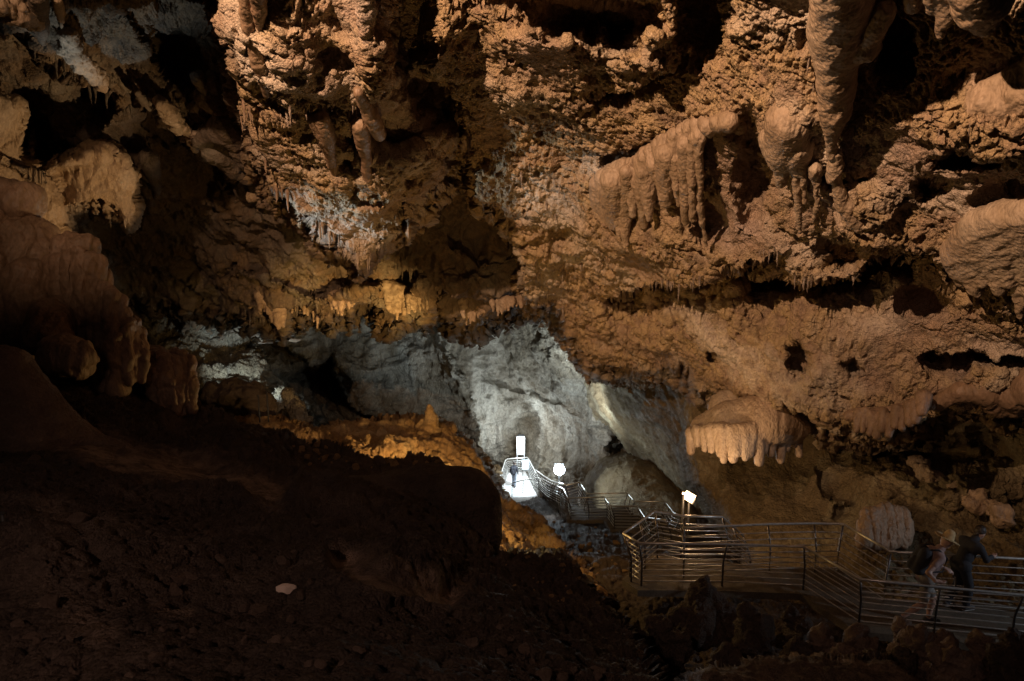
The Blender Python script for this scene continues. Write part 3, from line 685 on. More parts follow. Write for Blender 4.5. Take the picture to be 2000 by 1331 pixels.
formation('stalactite', 'crusted pillar of coral hanging in the dark gap at the top centre left', 'stalactite',
    tubes(fA1, 0.3, [(712, -60, 22, 716, 40, 17), (716, 40, 16, 718, 90, 12), (718, 90, 11, 718, 146, 4)]), 0.02, 0.05, M_ROOF, lump_disp(0.045, 5))
# blades in the dark roof at the left
formation('hanging_blade', 'curved thin rock blade with a pale edge hanging left of the roof blade', 'rock blade',
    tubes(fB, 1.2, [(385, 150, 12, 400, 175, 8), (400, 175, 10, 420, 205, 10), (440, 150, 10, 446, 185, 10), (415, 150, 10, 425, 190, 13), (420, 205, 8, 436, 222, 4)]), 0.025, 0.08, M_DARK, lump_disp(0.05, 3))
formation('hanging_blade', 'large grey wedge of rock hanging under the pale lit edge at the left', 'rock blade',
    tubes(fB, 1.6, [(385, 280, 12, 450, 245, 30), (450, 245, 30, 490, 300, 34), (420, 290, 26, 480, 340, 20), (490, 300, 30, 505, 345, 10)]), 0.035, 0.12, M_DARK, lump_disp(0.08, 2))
for i, (nm, lab, t) in enumerate([
    ('stalactite', 'grey fang shaped stalactite at the upper left corner beside the pale crust', [(72, -10, 17, 78, 40, 15), (78, 40, 15, 84, 88, 3)]),
    ('stalactite', 'thin pale stalactite right of the grey fang in the upper left corner', [(112, 0, 8, 122, 58, 2.5)]),
    ('stalactite', 'pointed brown stalactite hanging under the left roof above the dark hollow', [(290, 310, 18, 300, 345, 10), (300, 345, 10, 309, 378, 3)]),
    ('stalactite', 'pair of thin pale drips between the two pale lit crusts at the left', [(276, 190, 5, 292, 216, 2), (268, 182, 5, 280, 206, 2)])]):
    formation(nm, lab, 'stalactite', tubes(fB, 1.0, t), 0.02, 0.04, M_DARK if i != 1 else M_FLOW)
formation('rock_crust', 'bright pale crust on the edge of the upper left roof, lit from below', 'mineral crust',
    tubes(fB, 1.3, [(134, 66, 9, 140, 100, 16), (140, 100, 16, 165, 130, 15), (165, 130, 15, 190, 150, 14), (190, 150, 12, 204, 172, 6), (30, 20, 22, 60, 40, 14), (0, 10, 20, 30, 20, 22)]), 0.025, 0.07, M_FLOW, lump_disp(0.10, 4))
formation('rock_crust', 'pale ribbed crust on the roof edge below and right of the bright upper left one', 'mineral crust',
    tubes(fB, 1.3, [(312, 200, 10, 330, 222, 16), (330, 222, 15, 352, 250, 14), (352, 250, 12, 372, 262, 8), (380, 262, 6, 430, 242, 4), (374, 270, 7, 380, 292, 5)]), 0.025, 0.06, M_FLOW, lump_disp(0.09, 4))

# gold draperies on the far rim of the roof
def drapery(label, u0, u1, top, bot, d, n, r, mat=M_FLOW, name='flowstone_drapery'):
    caps = []
    for i in range(n):
        t = (i + 0.5) / n; u = u0 + (u1 - u0) * t + R.uniform(-1.5, 1.5)
        tv = top[0] + (top[1] - top[0]) * t; bv = bot[int(t * len(bot))] + R.uniform(-5, 3)
        rr = r * R.uniform(0.75, 1.15); dd = d + R.uniform(-0.2, 0.2)
        caps.append(cp(u - 1, tv, dd + 0.3, rr * 1.3, u, bv, dd, rr * 0.4))
    return formation(name, label, 'drapery', caps, 0.04, 0.09, mat, lump_disp(0.05, 3.5))
drapery('gold lit drapery of thick folds on the roof rim, left of the pleated one', 752, 792, (556, 566), [600, 610, 624, 612], 25.6, 6, 7)
drapery('gold lit pleated drapery at the middle of the roof rim above the chamber', 794, 866, (582, 556), [612, 608, 616, 606, 600, 578, 570], 25.4, 10, 5)
drapery('pale green grey drapery hanging at the right end of the pleated gold drapery', 868, 894, (560, 590), [590, 612, 628], 26.4, 4, 5)
drapery('gold knobbly drapery near the right end of the roof rim, ending lowest', 902, 950, (590, 590), [622, 636, 626, 620, 612], 25.4, 7, 7)
drapery('gold lit ragged rock curtain hanging lowest at the left of the rim', 505, 556, (575, 585), [606, 616, 630, 640], 27.2, 7, 8)
drapery('broad gold streaked curtain on the left of the rim', 426, 512, (528, 540), [548, 560, 575, 590, 600, 612], 28.0, 12, 9)
drapery('gold lit crust of short drips between the ragged curtain and folded drapery', 645, 735, (578, 560), [604, 612, 604, 596, 590, 580, 574], 26.4, 14, 7)
drapery('pale double drip hanging from the rim into the chamber view', 608, 630, (600, 598), [626, 644, 620], 28.2, 3, 3.5)

drapery('gold lit crust of stubby drips on the rim left of the pale double drip', 560, 606, (588, 584), [612, 606, 616], 28.0, 6, 7)
drapery('thin gold edge of short drips at the far right end of the roof rim', 960, 1082, (592, 568), [614, 606, 600, 594, 590, 586], 24.2, 16, 5)
# stalactite tips and fringes: one shape, copied
def cone_mesh(name, seed, n=10, m=9):
    r = random.Random(seed); vs = []; fs = []
    wob = [(r.uniform(-0.06, 0.06), r.uniform(-0.06, 0.06)) for _ in range(m + 1)]
    for j in range(m + 1):
        t = j / m; rad = 0.16 * (1 - t) ** 0.75 * (1 + 0.16 * math.sin(t * 11 + seed)) + 0.012
        for i in range(n):
            a = 2 * math.pi * i / n; rr = rad * (1 + r.uniform(-0.14, 0.14))
            vs.append((rr * math.cos(a) + wob[j][0] * t, rr * math.sin(a) + wob[j][1] * t, -t + (0.12 if j == 0 else 0)))
    vs.append((wob[m][0], wob[m][1], -1.04))
    for j in range(m):
        for i in range(n):
            a = j * n + i; b = j * n + (i + 1) % n
            fs.append((a, a + n, b + n, b))
    me = bpy.data.meshes.new(name); me.from_pydata(vs, [], fs + [(m * n + i, len(vs) - 1, m * n + (i + 1) % n) for i in range(n)])
    me.polygons.foreach_set('use_smooth', [True] * len(me.polygons))
    return me
SHEETS = [v_ for k_, v_ in LAY.items() if k_[1] in (0, 1, 2) or k_[0] == 'flowstone']
AX = np.array([0, CP, -SP], np.float32)
CONES = {}
def cone(seed, mat):
    k = (seed, mat.name)
    if k not in CONES:
        me = cone_mesh('stalactite', seed); me.materials.append(mat); CONES[k] = me
    return CONES[k]
def fringe(line, n, f, off, size, label, group, mat, jit=6):
    """small stalactites along a lip; size in px"""
    L = [0]
    for i in range(len(line) - 1): L.append(L[-1] + math.dist(line[i], line[i + 1]))
    for k in range(n):
        if k % 3 == 0: base_s = R.random()
        s = min(0.999, max(0.0, base_s + R.gauss(0, 0.035))) * L[-1]
        i = max(j for j in range(len(L)) if L[j] <= s); i = min(i, len(line) - 2)
        t = (s - L[i]) / (L[i + 1] - L[i] + 1e-9)
        u = line[i][0] + (line[i + 1][0] - line[i][0]) * t + R.uniform(-jit, jit); v = line[i][1] + (line[i + 1][1] - line[i][1]) * t + R.uniform(-jit, jit)
        best = None
        for (box, st, pg, kp) in SHEETS:
            j = int(round((u - box[0]) / st)); i0 = int(round((v - box[1]) / st))
            for i in range(max(0, i0 - 5), min(pg.shape[0], i0 + 6)):
                if 0 <= j < pg.shape[1] and kp[i, j]:
                    dd = float(pg[i, j] @ AX)
                    if best is None or dd < best[0]: best = (dd, pg[i, j])
        if best is None: continue
        d = best[0]; pos = Vector(best[1].tolist())
        h = (size[0] * .7 + (size[1] * 1.15 - size[0] * .7) * R.random() ** 1.8) * d / F
        o = bpy.data.objects.new('stalactite', cone(R.randrange(6), mat)); C.objects.link(o)
        o.location = pos + pos.normalized() * h * .12; wdt = h * R.uniform(0.5, 1.1) * (size[0] / (h * F / d)) ** 0.4; o.scale = (wdt, wdt, h); o.rotation_euler = (R.uniform(-.06, .06), R.uniform(-.06, .06), R.uniform(0, 6.2))
        tag(o, label, 'stalactite', group)
fringe([(1170, 572), (1260, 552), (1340, 545), (1440, 512), (1540, 490)], 26, fA2, 0.35, (10, 34), 'small tan stalactite on the lip above the long dark ledge of the right roof', 'stalactites on the lip above the dark ledge', M_ROOF)
fringe([(1550, 548), (1640, 552), (1720, 530), (1800, 505)], 14, fA2, 0.3, (10, 30), 'small stalactite on the knobbly shelf at the right end of the dark ledge', 'stalactites at the right end of the dark ledge', M_ROOF)
fringe([(1010, 20), (1060, 40), (1120, 45), (1180, 60), (1230, 50)], 5, fA2, 0.1, (14, 44), 'slim stalactite in the dark hollow at the top centre', 'stalactites in the top centre hollow', M_ROOF)
fringe([(1410, 800), (1480, 812), (1580, 832), (1650, 838)], 9, fA2, 0.2, (8, 20), 'small drip under the lowest lip of the right roof', 'drips under the lowest roof lip', M_ROOF)
fringe([(870, 170), (905, 240), (930, 330), (950, 400), (1000, 420)], 14, fA2, 0.2, (12, 30), 'thin straw stalactite along the left edge of the right roof', 'straws along the left edge of the right roof', M_ROOF, 4)
fringe([(800, 440), (760, 480), (720, 500), (700, 508), (660, 480), (610, 440)], 20, fA1, 0.1, (10, 34), 'small pale stalactite near the pointed tip of the roof blade', 'stalactites at the tip of the roof blade', M_FLOW)
fringe([(450, 90), (480, 180), (500, 280), (540, 360), (600, 420)], 18, fA1, 0.15, (12, 42), 'slender stalactite on the left edge of the roof blade', 'stalactites on the left edge of the roof blade', M_FLOWD)
fringe([(520, 210), (600, 215), (680, 210), (760, 250), (800, 330)], 18, fA1, 0.2, (12, 34), 'small orange stalactite on the face of the roof blade', 'stalactites on the face of the roof blade', M_ROOF, 14)
fringe([(1000, 330), (1060, 380), (1130, 470), (1090, 560), (1060, 600)], 24, fA2, 0.25, (10, 26), 'small tan drip on the left part of the right roof', 'drips on the left part of the right roof', M_ROOF, 26)
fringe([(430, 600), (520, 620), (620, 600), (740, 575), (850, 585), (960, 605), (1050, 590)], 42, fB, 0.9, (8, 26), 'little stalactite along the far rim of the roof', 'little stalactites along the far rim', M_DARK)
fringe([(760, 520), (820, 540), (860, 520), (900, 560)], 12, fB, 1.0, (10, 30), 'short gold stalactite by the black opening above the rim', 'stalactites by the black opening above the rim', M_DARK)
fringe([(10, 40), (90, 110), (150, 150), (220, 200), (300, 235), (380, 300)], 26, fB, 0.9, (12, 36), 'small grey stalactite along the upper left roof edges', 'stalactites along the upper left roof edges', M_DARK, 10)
fringe([(200, 420), (225, 425), (250, 430)], 7, tps(CC), 0.2, (14, 34), 'small gold stalactite under the lit flowstone wall at the left', 'stalactites under the lit left wall', M_FLOW, 4)
fringe([(1600, 160), (1780, 190), (1880, 280), (1760, 420)], 16, fA2, 0.25, (12, 30), 'short knobbly drip among the coral of the upper right roof', 'drips among the upper right coral', M_ROOF, 40)
o = bpy.data.objects.new('stalactite', cone(3, M_FLOW)); C.objects.link(o); o.location = PV(697, 486, 18.3); o.scale = (.42, .42, .52)
tag(o, 'single pale stalactite hanging from the pointed tip of the roof blade, lowest of all there', 'stalactite')

# --- flowstone at the left
def flutes(u0, u1, top, bot, d, r, n, bulge=.5):
    out = []
    for i in range(n):
        t = i / (n - 1); u = u0 + (u1 - u0) * t + R.uniform(-3, 3); dd = d - bulge * math.sin(t * math.pi) + R.uniform(-.06, .06)
        tv = np.interp(t, np.linspace(0, 1, len(top)), top) + R.uniform(-8, 8); bv = np.interp(t, np.linspace(0, 1, len(bot)), bot) + R.uniform(-14, 8)
        rr = r * R.uniform(.75, 1.2); m = (tv + bv) / 2
        out += [cp(u - 4, tv, dd + .15, rr * .9, u, m, dd, rr), cp(u, m, dd, rr, u + 5, bv, dd - .05, rr * .5)]
    return out
formation('flowstone_column', 'tall fluted flowstone column at the left, behind the slope', 'flowstone',
    [cp(140, 486, 13.3, 26, 168, 484, 13.3, 26), cp(150, 500, 13.3, 34, 170, 600, 13.4, 40), cp(170, 600, 13.4, 40, 195, 740, 13.2, 44)] +
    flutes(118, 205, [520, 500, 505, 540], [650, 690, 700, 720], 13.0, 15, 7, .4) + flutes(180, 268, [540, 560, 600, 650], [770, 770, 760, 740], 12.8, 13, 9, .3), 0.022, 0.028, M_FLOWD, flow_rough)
formation('flowstone_boulder', 'dark rounded flowstone mass at the left edge, taller than its neighbours', 'flowstone',
    [cp(10, 396, 13.9, 42, 38, 402, 13.9, 40), cp(60, 470, 13.9, 44, 66, 500, 13.8, 44), cp(-30, 430, 13.8, 60, -10, 640, 13.4, 90), cp(40, 480, 13.8, 50, 60, 640, 13.5, 54)] +
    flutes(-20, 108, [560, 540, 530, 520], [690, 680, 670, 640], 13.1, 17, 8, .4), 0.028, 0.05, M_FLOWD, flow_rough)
formation('flowstone_boulder', 'small round dark lobe between the left edge mass and the fluted column', 'flowstone',
    [cp(120, 690, 11.9, 34, 150, 700, 11.8, 30), (P(95, 620, 12.4), P(100, 660, 12.2), 0.30, 0.34)], 0.026, 0.06, M_FLOWD, flow_rough)
formation('flowstone_block', 'square topped flowstone block standing right of the fluted column', 'flowstone',
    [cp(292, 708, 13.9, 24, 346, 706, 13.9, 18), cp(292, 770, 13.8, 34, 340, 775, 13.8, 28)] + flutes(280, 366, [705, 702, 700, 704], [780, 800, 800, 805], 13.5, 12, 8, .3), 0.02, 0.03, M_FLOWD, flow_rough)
ridge_disp = lambda v: 0.07 * fbm(v * 1.3, 5) + 0.012 * fbm(v * 11, 4)
formation('flowstone_mound', 'smooth pale ridge of flowstone running down the slope from the left edge', 'flowstone',
    [cp(-30, 728, 9.6, 44, 12, 726, 9.6, 36), cp(12, 726, 9.6, 36, 60, 790, 9.7, 40), cp(60, 790, 9.7, 40, 120, 850, 9.9, 34), cp(120, 850, 9.9, 34, 230, 895, 10.2, 26), cp(-30, 790, 9.7, 80, 50, 870, 9.7, 66)], 0.028, 0.3, M_MUD, ridge_disp)
# --- boulders
formation('boulder', 'big dark rounded boulder in the middle foreground with the gold slope behind it', 'boulder',
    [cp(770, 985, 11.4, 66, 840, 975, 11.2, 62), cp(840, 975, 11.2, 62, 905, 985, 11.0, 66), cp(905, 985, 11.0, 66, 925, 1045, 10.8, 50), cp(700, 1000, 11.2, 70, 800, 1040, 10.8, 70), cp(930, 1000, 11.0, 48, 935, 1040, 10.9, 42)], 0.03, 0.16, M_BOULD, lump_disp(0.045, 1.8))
formation('stalagmite', 'gold lit stalagmite standing on top of the rubble mound', 'stalagmite',
    [cp(838, 795, 26.0, 6, 842, 822, 26.0, 14), cp(842, 822, 26, 14, 838, 845, 25.8, 22), cp(826, 830, 26, 10, 815, 850, 25.8, 14)], 0.035, 0.06, M_RUBBLE, lump_disp(0.06, 3))
formation('boulder', 'dark jagged rock on the ridge with two thin rods in front, left of the mound', 'boulder',
    [cp(452, 770, 25.5, 26, 500, 790, 25.2, 32), cp(420, 780, 25.5, 26, 470, 806, 25.2, 30), cp(500, 762, 25.5, 14, 520, 800, 25.2, 20)], 0.05, 0.1, M_BOULD, lump_disp(0.16, 1.8))
formation('boulder', 'pale cool lit upright rock right of the two thin rods', 'boulder',
    [cp(560, 770, 28, 8, 568, 786, 28, 13), cp(568, 786, 28, 12, 574, 806, 28, 10)], 0.04, 0.08, M_FAR, lump_disp(0.12, 2.4))
formation('boulder', 'pale cool lit broken rocks at the left foot of the gold mound', 'boulder',
    [cp(580, 800, 27.5, 12, 592, 822, 27, 12), cp(560, 815, 27.5, 12, 605, 822, 27, 8)], 0.04, 0.06, M_FAR, lump_disp(0.14, 2.8))
formation('boulder', 'knob of dark rock in front of the platform railing', 'boulder',
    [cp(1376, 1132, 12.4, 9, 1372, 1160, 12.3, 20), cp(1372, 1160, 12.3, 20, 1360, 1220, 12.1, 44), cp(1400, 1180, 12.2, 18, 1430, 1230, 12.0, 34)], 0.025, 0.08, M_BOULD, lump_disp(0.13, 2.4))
bl = [(1615, 1262, 10.2, 22), (1680, 1258, 10.0, 18), (1650, 1290, 9.2, 24), (1768, 1240, 10.4, 24), (1800, 1262, 9.8, 34), (1862, 1300, 9.0, 42), (1845, 1258, 9.8, 18), (1925, 1268, 9.6, 26), (1970, 1300, 9.0, 34), (1760, 1300, 9.2, 30), (1700, 1300, 9.0, 22), (1560, 1275, 10.0, 20), (1990, 1255, 10.2, 22), (1470, 1222, 11.0, 30), (1560, 1215, 11.6, 22), (1300, 1245, 10.5, 34), (1420, 1290, 9.2, 20)]
ll = ['rounded pale rock at the head of the group below the walkway', 'small pale cobble below the walkway', 'squat rock behind the low rock shelf', 'upright pale rock just under the walkway edge', 'stout pale rock below the hiker', 'largest pale rock at the bottom right', 'small rock between the stout one and the edge of the walkway', 'rock near the right edge under the walkway', 'broad rock in the bottom right corner', 'dark rock in the group below the hiker', 'low rock beside the shelf end', 'small rock at the left of the group below the walkway', 'rock at the right edge right under the railing', 'reddish dark boulder under the sloping railing', 'low dark rock close below the walkway corner', 'wide dark rock in the shadow below the platform', 'dark cobble above the low shelf']
for i, (u, v, d, r) in enumerate(bl):
    a = R.uniform(-1, 1)
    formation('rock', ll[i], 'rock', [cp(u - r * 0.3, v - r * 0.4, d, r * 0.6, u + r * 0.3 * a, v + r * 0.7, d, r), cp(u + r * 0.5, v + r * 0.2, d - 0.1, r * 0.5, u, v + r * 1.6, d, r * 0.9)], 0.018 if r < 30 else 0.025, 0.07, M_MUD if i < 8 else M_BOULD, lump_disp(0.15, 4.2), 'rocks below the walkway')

formation('flowstone', 'pale fluted stalagmite block standing against the right wall above the walkway', 'flowstone',
    [cp(u_, 992 + abs(u_ - 1728) * .35, 15.6, 9, u_ + 2, 1060, 15.4, 12) for u_ in (1690, 1705, 1718, 1733, 1748, 1762)], 0.022, 0.04, M_FLOW, flow_rough)
for i_, (u_, v_) in enumerate(((1790, 905), (1880, 955), (1930, 985))):
    formation('rock', ['pale jagged rock high on the dark right wall', 'pale leaning rock on the dark right wall, middle one', 'pale rock on the dark right wall nearest the edge'][i_], 'rock',
        [cp(u_, v_, fE1(np.array([u_ * 1.0]), np.array([v_ * 1.0]))[0] - .2, 12, u_ + 30, v_ + 26, fE1(np.array([u_ + 30.]), np.array([v_ + 26.]))[0] - .3, 14)], 0.025, 0.05, M_FLOW, lump_disp(.16, 3.2), 'pale rocks on the dark right wall')

# loose stones
def stone_mesh(seed, mat):
    r = np.random.RandomState(seed)
    n = 12; th = np.linspace(0, math.pi, n); ph = np.linspace(0, 2 * math.pi, 17)[:-1]
    T, Q = np.meshgrid(th, ph, indexing='ij')
    p = np.stack([np.sin(T) * np.cos(Q), np.sin(T) * np.sin(Q), np.cos(T)], -1)
    for _ in range(9):
        nrm = r.normal(size=3); nrm /= np.linalg.norm(nrm); c = r.uniform(0.5, 0.85)
        dd = np.maximum(0, (p @ nrm) - c); p = p - dd[..., None] * nrm
    p = p * (1 + 0.12 * fbm(p * 1.6 + seed, 3))[..., None] * np.array([1, r.uniform(.6, .95), r.uniform(.45, .8)])
    idx = np.arange(n * 16).reshape(n, 16); nx = np.roll(idx, -1, 1)
    f = np.stack([idx[:-1], idx[1:], nx[1:], nx[:-1]], -1).reshape(-1, 4)
    me = np_mesh('rock', p.reshape(-1, 3), f, False); me.materials.append(mat); return me
STN = {m.name: [stone_mesh(s, m) for s in range(6)] for m in (M_RUBBLE, M_BOULD, M_MUD)}
from mathutils.bvhtree import BVHTree
def bvh_of(names):
    vs = []; fs = []
    for o in C.objects:
        if o.type == 'MESH' and o.name.split('.')[0] in names:
            b = len(vs); me = o.data; a = np.empty(len(me.vertices) * 3, np.float32); me.vertices.foreach_get('co', a)
            q = np.empty(len(me.loops), np.int32); me.loops.foreach_get('vertex_index', q)
            vs += a.reshape(-1, 3).tolist(); fs += (q.reshape(-1, 4) + b).tolist()
    return BVHTree.FromPolygons(vs, fs)
TREE = bvh_of(('ground', 'rock_mound'))
def drop(u, v):
    dr = PV(u, v, 1.0).normalized()
    return TREE.ray_cast(Vector((0, 0, 0)), dr)
def stones(n, box, size, label, group, mat, bias=1.0, inside=None):
    k = 0; tries = 0
    while k < n and tries < n * 20:
        tries += 1
        u = R.uniform(box[0], box[2]); v = R.uniform(box[1], box[3])
        if inside and not inside(u, v): continue
        loc, nr, _, dist = drop(u, v)
        if loc is None: continue
        s = (size[0] + (size[1] - size[0]) * R.random() ** 2.5) * dist / F * 0.5
        o = bpy.data.objects.new('rock', R.choice(STN[mat.name])); C.objects.link(o)
        o.location = loc + nr * s * 0.15; o.scale = (s, s, s); o.rotation_euler = (R.uniform(-.5, .5), R.uniform(-.5, .5), R.uniform(0, 6.2))
        tag(o, label, 'rock', group); k += 1
stones(110, (570, 815, 985, 920), (7, 26), 'small gold lit stone on the rubble mound', 'stones on the rubble mound', M_RUBBLE, inside=lambda u, v: v < 930 and v > 815 + max(0, (u - 860) * 0.75))
stones(70, (985, 1000, 1230, 1180), (5, 20), 'brown stone on the slope between the boulder and the platform', 'stones on the slope beside the platform', M_RUBBLE)
stones(75, (20, 1120, 1240, 1330), (8, 46), 'dim brown stone scattered on the near slope', 'stones on the near slope', M_MUD)
stones(30, (60, 880, 800, 1150), (8, 34), 'dark stone half sunk in the upper near slope', 'stones on the upper near slope', M_MUD)

# ================================================================== WALKWAY, RAILINGS, LAMPS, PEOPLE
M_STEEL = plain('brushed_steel', (0.66, 0.64, 0.60), 0.38, 0.75)
M_POST = plain('dark_steel', (0.16, 0.14, 0.13), 0.42, 1.0)
M_CONC = rock_mat('path_concrete', [(0.12, 0.10, 0.075), (0.10, 0.08, 0.06), (0.085, 0.07, 0.055)], (0.15, 0.125, 0.09), scale=2, bump=0.01, stain_amt=0.8)
M_PALE = rock_mat('pale_concrete', [(0.6, 0.6, 0.58), (0.55, 0.55, 0.54), (0.5, 0.5, 0.5)], (0.65, 0.65, 0.64), scale=2, bump=0.01, stain_amt=0.2)
M_WHITE = plain('white_paint', (0.8, 0.82, 0.84), 0.5)
M_BLACK = plain('black_metal', (0.03, 0.03, 0.03), 0.5)
M_LCOOL = plain('cool_lens', (0.8, 0.9, 1.0), 0.3, 0, (0.75, 0.9, 1.0), 60)
M_LWARM = plain('warm_lens', (1.0, 0.8, 0.5), 0.3, 0, (1.0, 0.62, 0.30), 9)
M_PANEL = plain('lit_panel', (0.9, 0.95, 1.0), 0.3, 0, (0.80, 0.92, 1.0), 2.6)

from mathutils import Matrix
def tube_bm(bm, a, b, r, n=8):
    import bmesh
    a = Vector(a); b = Vector(b); d = (b - a)
    q = d.to_track_quat('Z', 'Y'); ra = []; rb = []
    for i in range(n):
        o = q @ Vector((math.cos(2 * math.pi * i / n) * r, math.sin(2 * math.pi * i / n) * r, 0))
        ra.append(bm.verts.new(a + o)); rb.append(bm.verts.new(b + o))
    for i in range(n):
        bm.faces.new((ra[i], ra[(i + 1) % n], rb[(i + 1) % n], rb[i]))
    bm.faces.new(ra[::-1]); bm.faces.new(rb)
def path_tube(bm, pts, r, n=8):
    """one continuous bent tube"""
    pts = [Vector(p) for p in pts]; rings = []
    for i, p in enumerate(pts):
        t = (pts[min(i + 1, len(pts) - 1)] - pts[max(i - 1, 0)]).normalized()
        s = t.cross(Vector((0, 0, 1)))
        s = s.normalized() if s.length > 1e-4 else Vector((1, 0, 0)); up = s.cross(t)
        rings.append([bm.verts.new(p + s * math.cos(2 * math.pi * k / n) * r + up * math.sin(2 * math.pi * k / n) * r) for k in range(n)])
    for i in range(len(rings) - 1):
        for k in range(n):
            bm.faces.new((rings[i][k], rings[i][(k + 1) % n], rings[i + 1][(k + 1) % n], rings[i + 1][k]))
    bm.faces.new(rings[0][::-1]); bm.faces.new(rings[-1])
import bmesh
def bm_obj(name, bm, mat, parent=None, smooth=True):
    bmesh.ops.recalc_face_normals(bm, faces=bm.faces)
    me = bpy.data.meshes.new(name); bm.to_mesh(me); bm.free()
    if smooth: me.polygons.foreach_set('use_smooth', [len(p.vertices) == 4 for p in me.polygons])
    return link(name, me, mat, parent)
def box_bm(bm, c, s, rot=None):
    m = bmesh.ops.create_cube(bm, size=1)['verts']
    for v in m:
        p = Vector((v.co.x * s[0], v.co.y * s[1], v.co.z * s[2]))
        if rot: p = rot @ p
        v.co = p + Vector(c)
def prism(bm, pts, th):
    a = [bm.verts.new(p) for p in pts]; b = [bm.verts.new(Vector(p) - Vector((0, 0, th))) for p in pts]
    n = len(pts); bm.faces.new(a); bm.faces.new(b[::-1])
    for i in range(n): bm.faces.new((a[i], b[i], b[(i + 1) % n], a[(i + 1) % n]))

def railing(label, pts, out, H=1.0, spacing=1.25, bars=7, lean=0.2, rh=0.026, rb=0.012, group='steel railings along the walkway'):
    """pts: handrail points; out: +1/-1 side to which the upper part leans"""
    pts = [Vector(p) for p in pts]
    root = empty('railing', pts[0] - Vector((0, 0, H)))
    tag(root, label, 'railing', group); O = root.location.copy()
    nrm = []
    for i in range(len(pts)):
        n = Vector((0, 0, 0))
        for a, b in ((i - 1, i), (i, i + 1)):
            if a >= 0 and b < len(pts):
                t = (pts[b] - pts[a]); t.z = 0; t.normalize(); n += Vector((t.y, -t.x, 0)) * out
        nrm.append(n.normalized())
    def prof(p, n, h):      # point on the bent post at height h below the handrail
        k = max(0, min(1, h / (0.5 * H)))
        return p - n * lean * k - Vector((0, 0, h))
    bm = bmesh.new(); fine = []
    for i in range(len(pts) - 1):
        m = max(1, int((pts[i + 1] - pts[i]).length / 0.6))
        fine += [pts[i].lerp(pts[i + 1], j / m) for j in range(m)]
    fine.append(pts[-1])
    path_tube(bm, [p - O for p in fine], rh, 10); bm_obj('handrail', bm, M_STEEL, root)
    for b in range(bars):
        h = H * (0.16 + 0.74 * b / (bars - 1)); bm = bmesh.new()
        path_tube(bm, [prof(p, n, h) - O for p, n in zip(pts, nrm)], rb, 6); bm_obj('bar', bm, M_STEEL, root)
    for i in range(len(pts) - 1):
        L = (pts[i + 1] - pts[i]).length; m = max(1, round(L / spacing))
        for j in range(m + (1 if i == len(pts) - 2 else 0)):
            t = j / m; p = pts[i].lerp(pts[i + 1], t); n = nrm[i].lerp(nrm[i + 1], t)
            bm = bmesh.new()
            path_tube(bm, [prof(p, n, h) - O for h in (0.03, 0.30 * H, 0.46 * H, 0.54 * H, 1.03 * H)], 0.021, 6); bm_obj('post', bm, M_POST, root)
    return root
Z1 = -6.4
front = [PZ(1217.6, 1042.5, Z1), PZ(1248.4, 1061.6, Z1), PZ(1420, 1063, Z1), PZ(1570, 1068, Z1), PZ(1680, 1132, Z1), PZ(2000, 1163, Z1), PZ(2220, 1184, Z1)]
rear = [PZ(1332.6, 1031.5, Z1), PZ(1500, 1024, Z1), PZ(1590, 1022.5, Z1), PZ(1647, 1024, Z1), PZ(1740, 1078, Z1), PZ(2000, 1092, Z1), PZ(2200, 1103, Z1)]
turn = [PZ(1217.6, 1042.5, Z1) + Vector((0.01, 0.02, 0)), PZ(1279, 999.7, Z1), PZ(1336, 1008.5, Z1), PZ(1411, 1010, Z1 - 0.1), PZ(1452, 1047, Z1 - 1.0)]
railing('near steel railing of the platform with seven bars running out at the right', front, 1)
railing('steel railing on the far side of the platform, behind the hikers', rear, -1)
railing('steel railing turning back at the left end of the platform beside the warm lamp', turn, -1, spacing=0.9)
Lr = [PZ(1101, 956, -12.0), PZ(1108.6, 973.4, -11.7), PZ(1180, 971, -11.5), PZ(1193.5, 989, -11.0), PZ(1245.4, 989.5, -10.9), PZ(1260.4, 1011, -10.5), PZ(1300, 1016, -9.6)]
Rr = [PZ(1105.6, 948.6, -12.2), PZ(1131.9, 941.8, -12.2), PZ(1147.7, 965.1, -11.95), PZ(1225.9, 963.3, -11.9), PZ(1239.4, 980.2, -11.4), PZ(1299.5, 980, -11.3), PZ(1317.6, 1003, -10.8), PZ(1345, 1012, -9.9)]
railing('left railing of the zigzag stairs with blue glints, beyond the platform', Lr, 1, spacing=0.9, rh=0.03, rb=0.013)
railing('right railing of the zigzag stairs below the leaning wall', Rr, -1, spacing=1.3, rh=0.03, rb=0.011)
Z2 = -17.3
land = [PZ(975, 935, Z2), PZ(978, 928, Z2), PZ(987, 900, Z2), PZ(991, 897, Z2), PZ(1029, 894, Z2), PZ(1033, 897.5, Z2), PZ(1050, 931, Z2), PZ(1066, 953, Z2)]
railing('white lit railing around the far landing', land, -1, spacing=1.3, rh=0.045, rb=0.02)
railing('dark railing with bent posts on the near side of the far landing', [PZ(1000, 944, Z2 + .1), PZ(1022, 938, Z2 + .3), PZ(1050, 934, Z2 + .4), PZ(1064, 938, -16.4), PZ(1088, 950, -13.6), PZ(1101, 956, -12.0)], 1, spacing=0.8, rh=0.035, rb=0.013)
railing('steep railing climbing from the far landing to the lamp post', [PZ(1046, 918, Z2), PZ(1062, 930, -16.2), PZ(1078, 940, -14.5), PZ(1103, 947, -12.3)], -1, spacing=1.2, rh=0.035, rb=0.013)

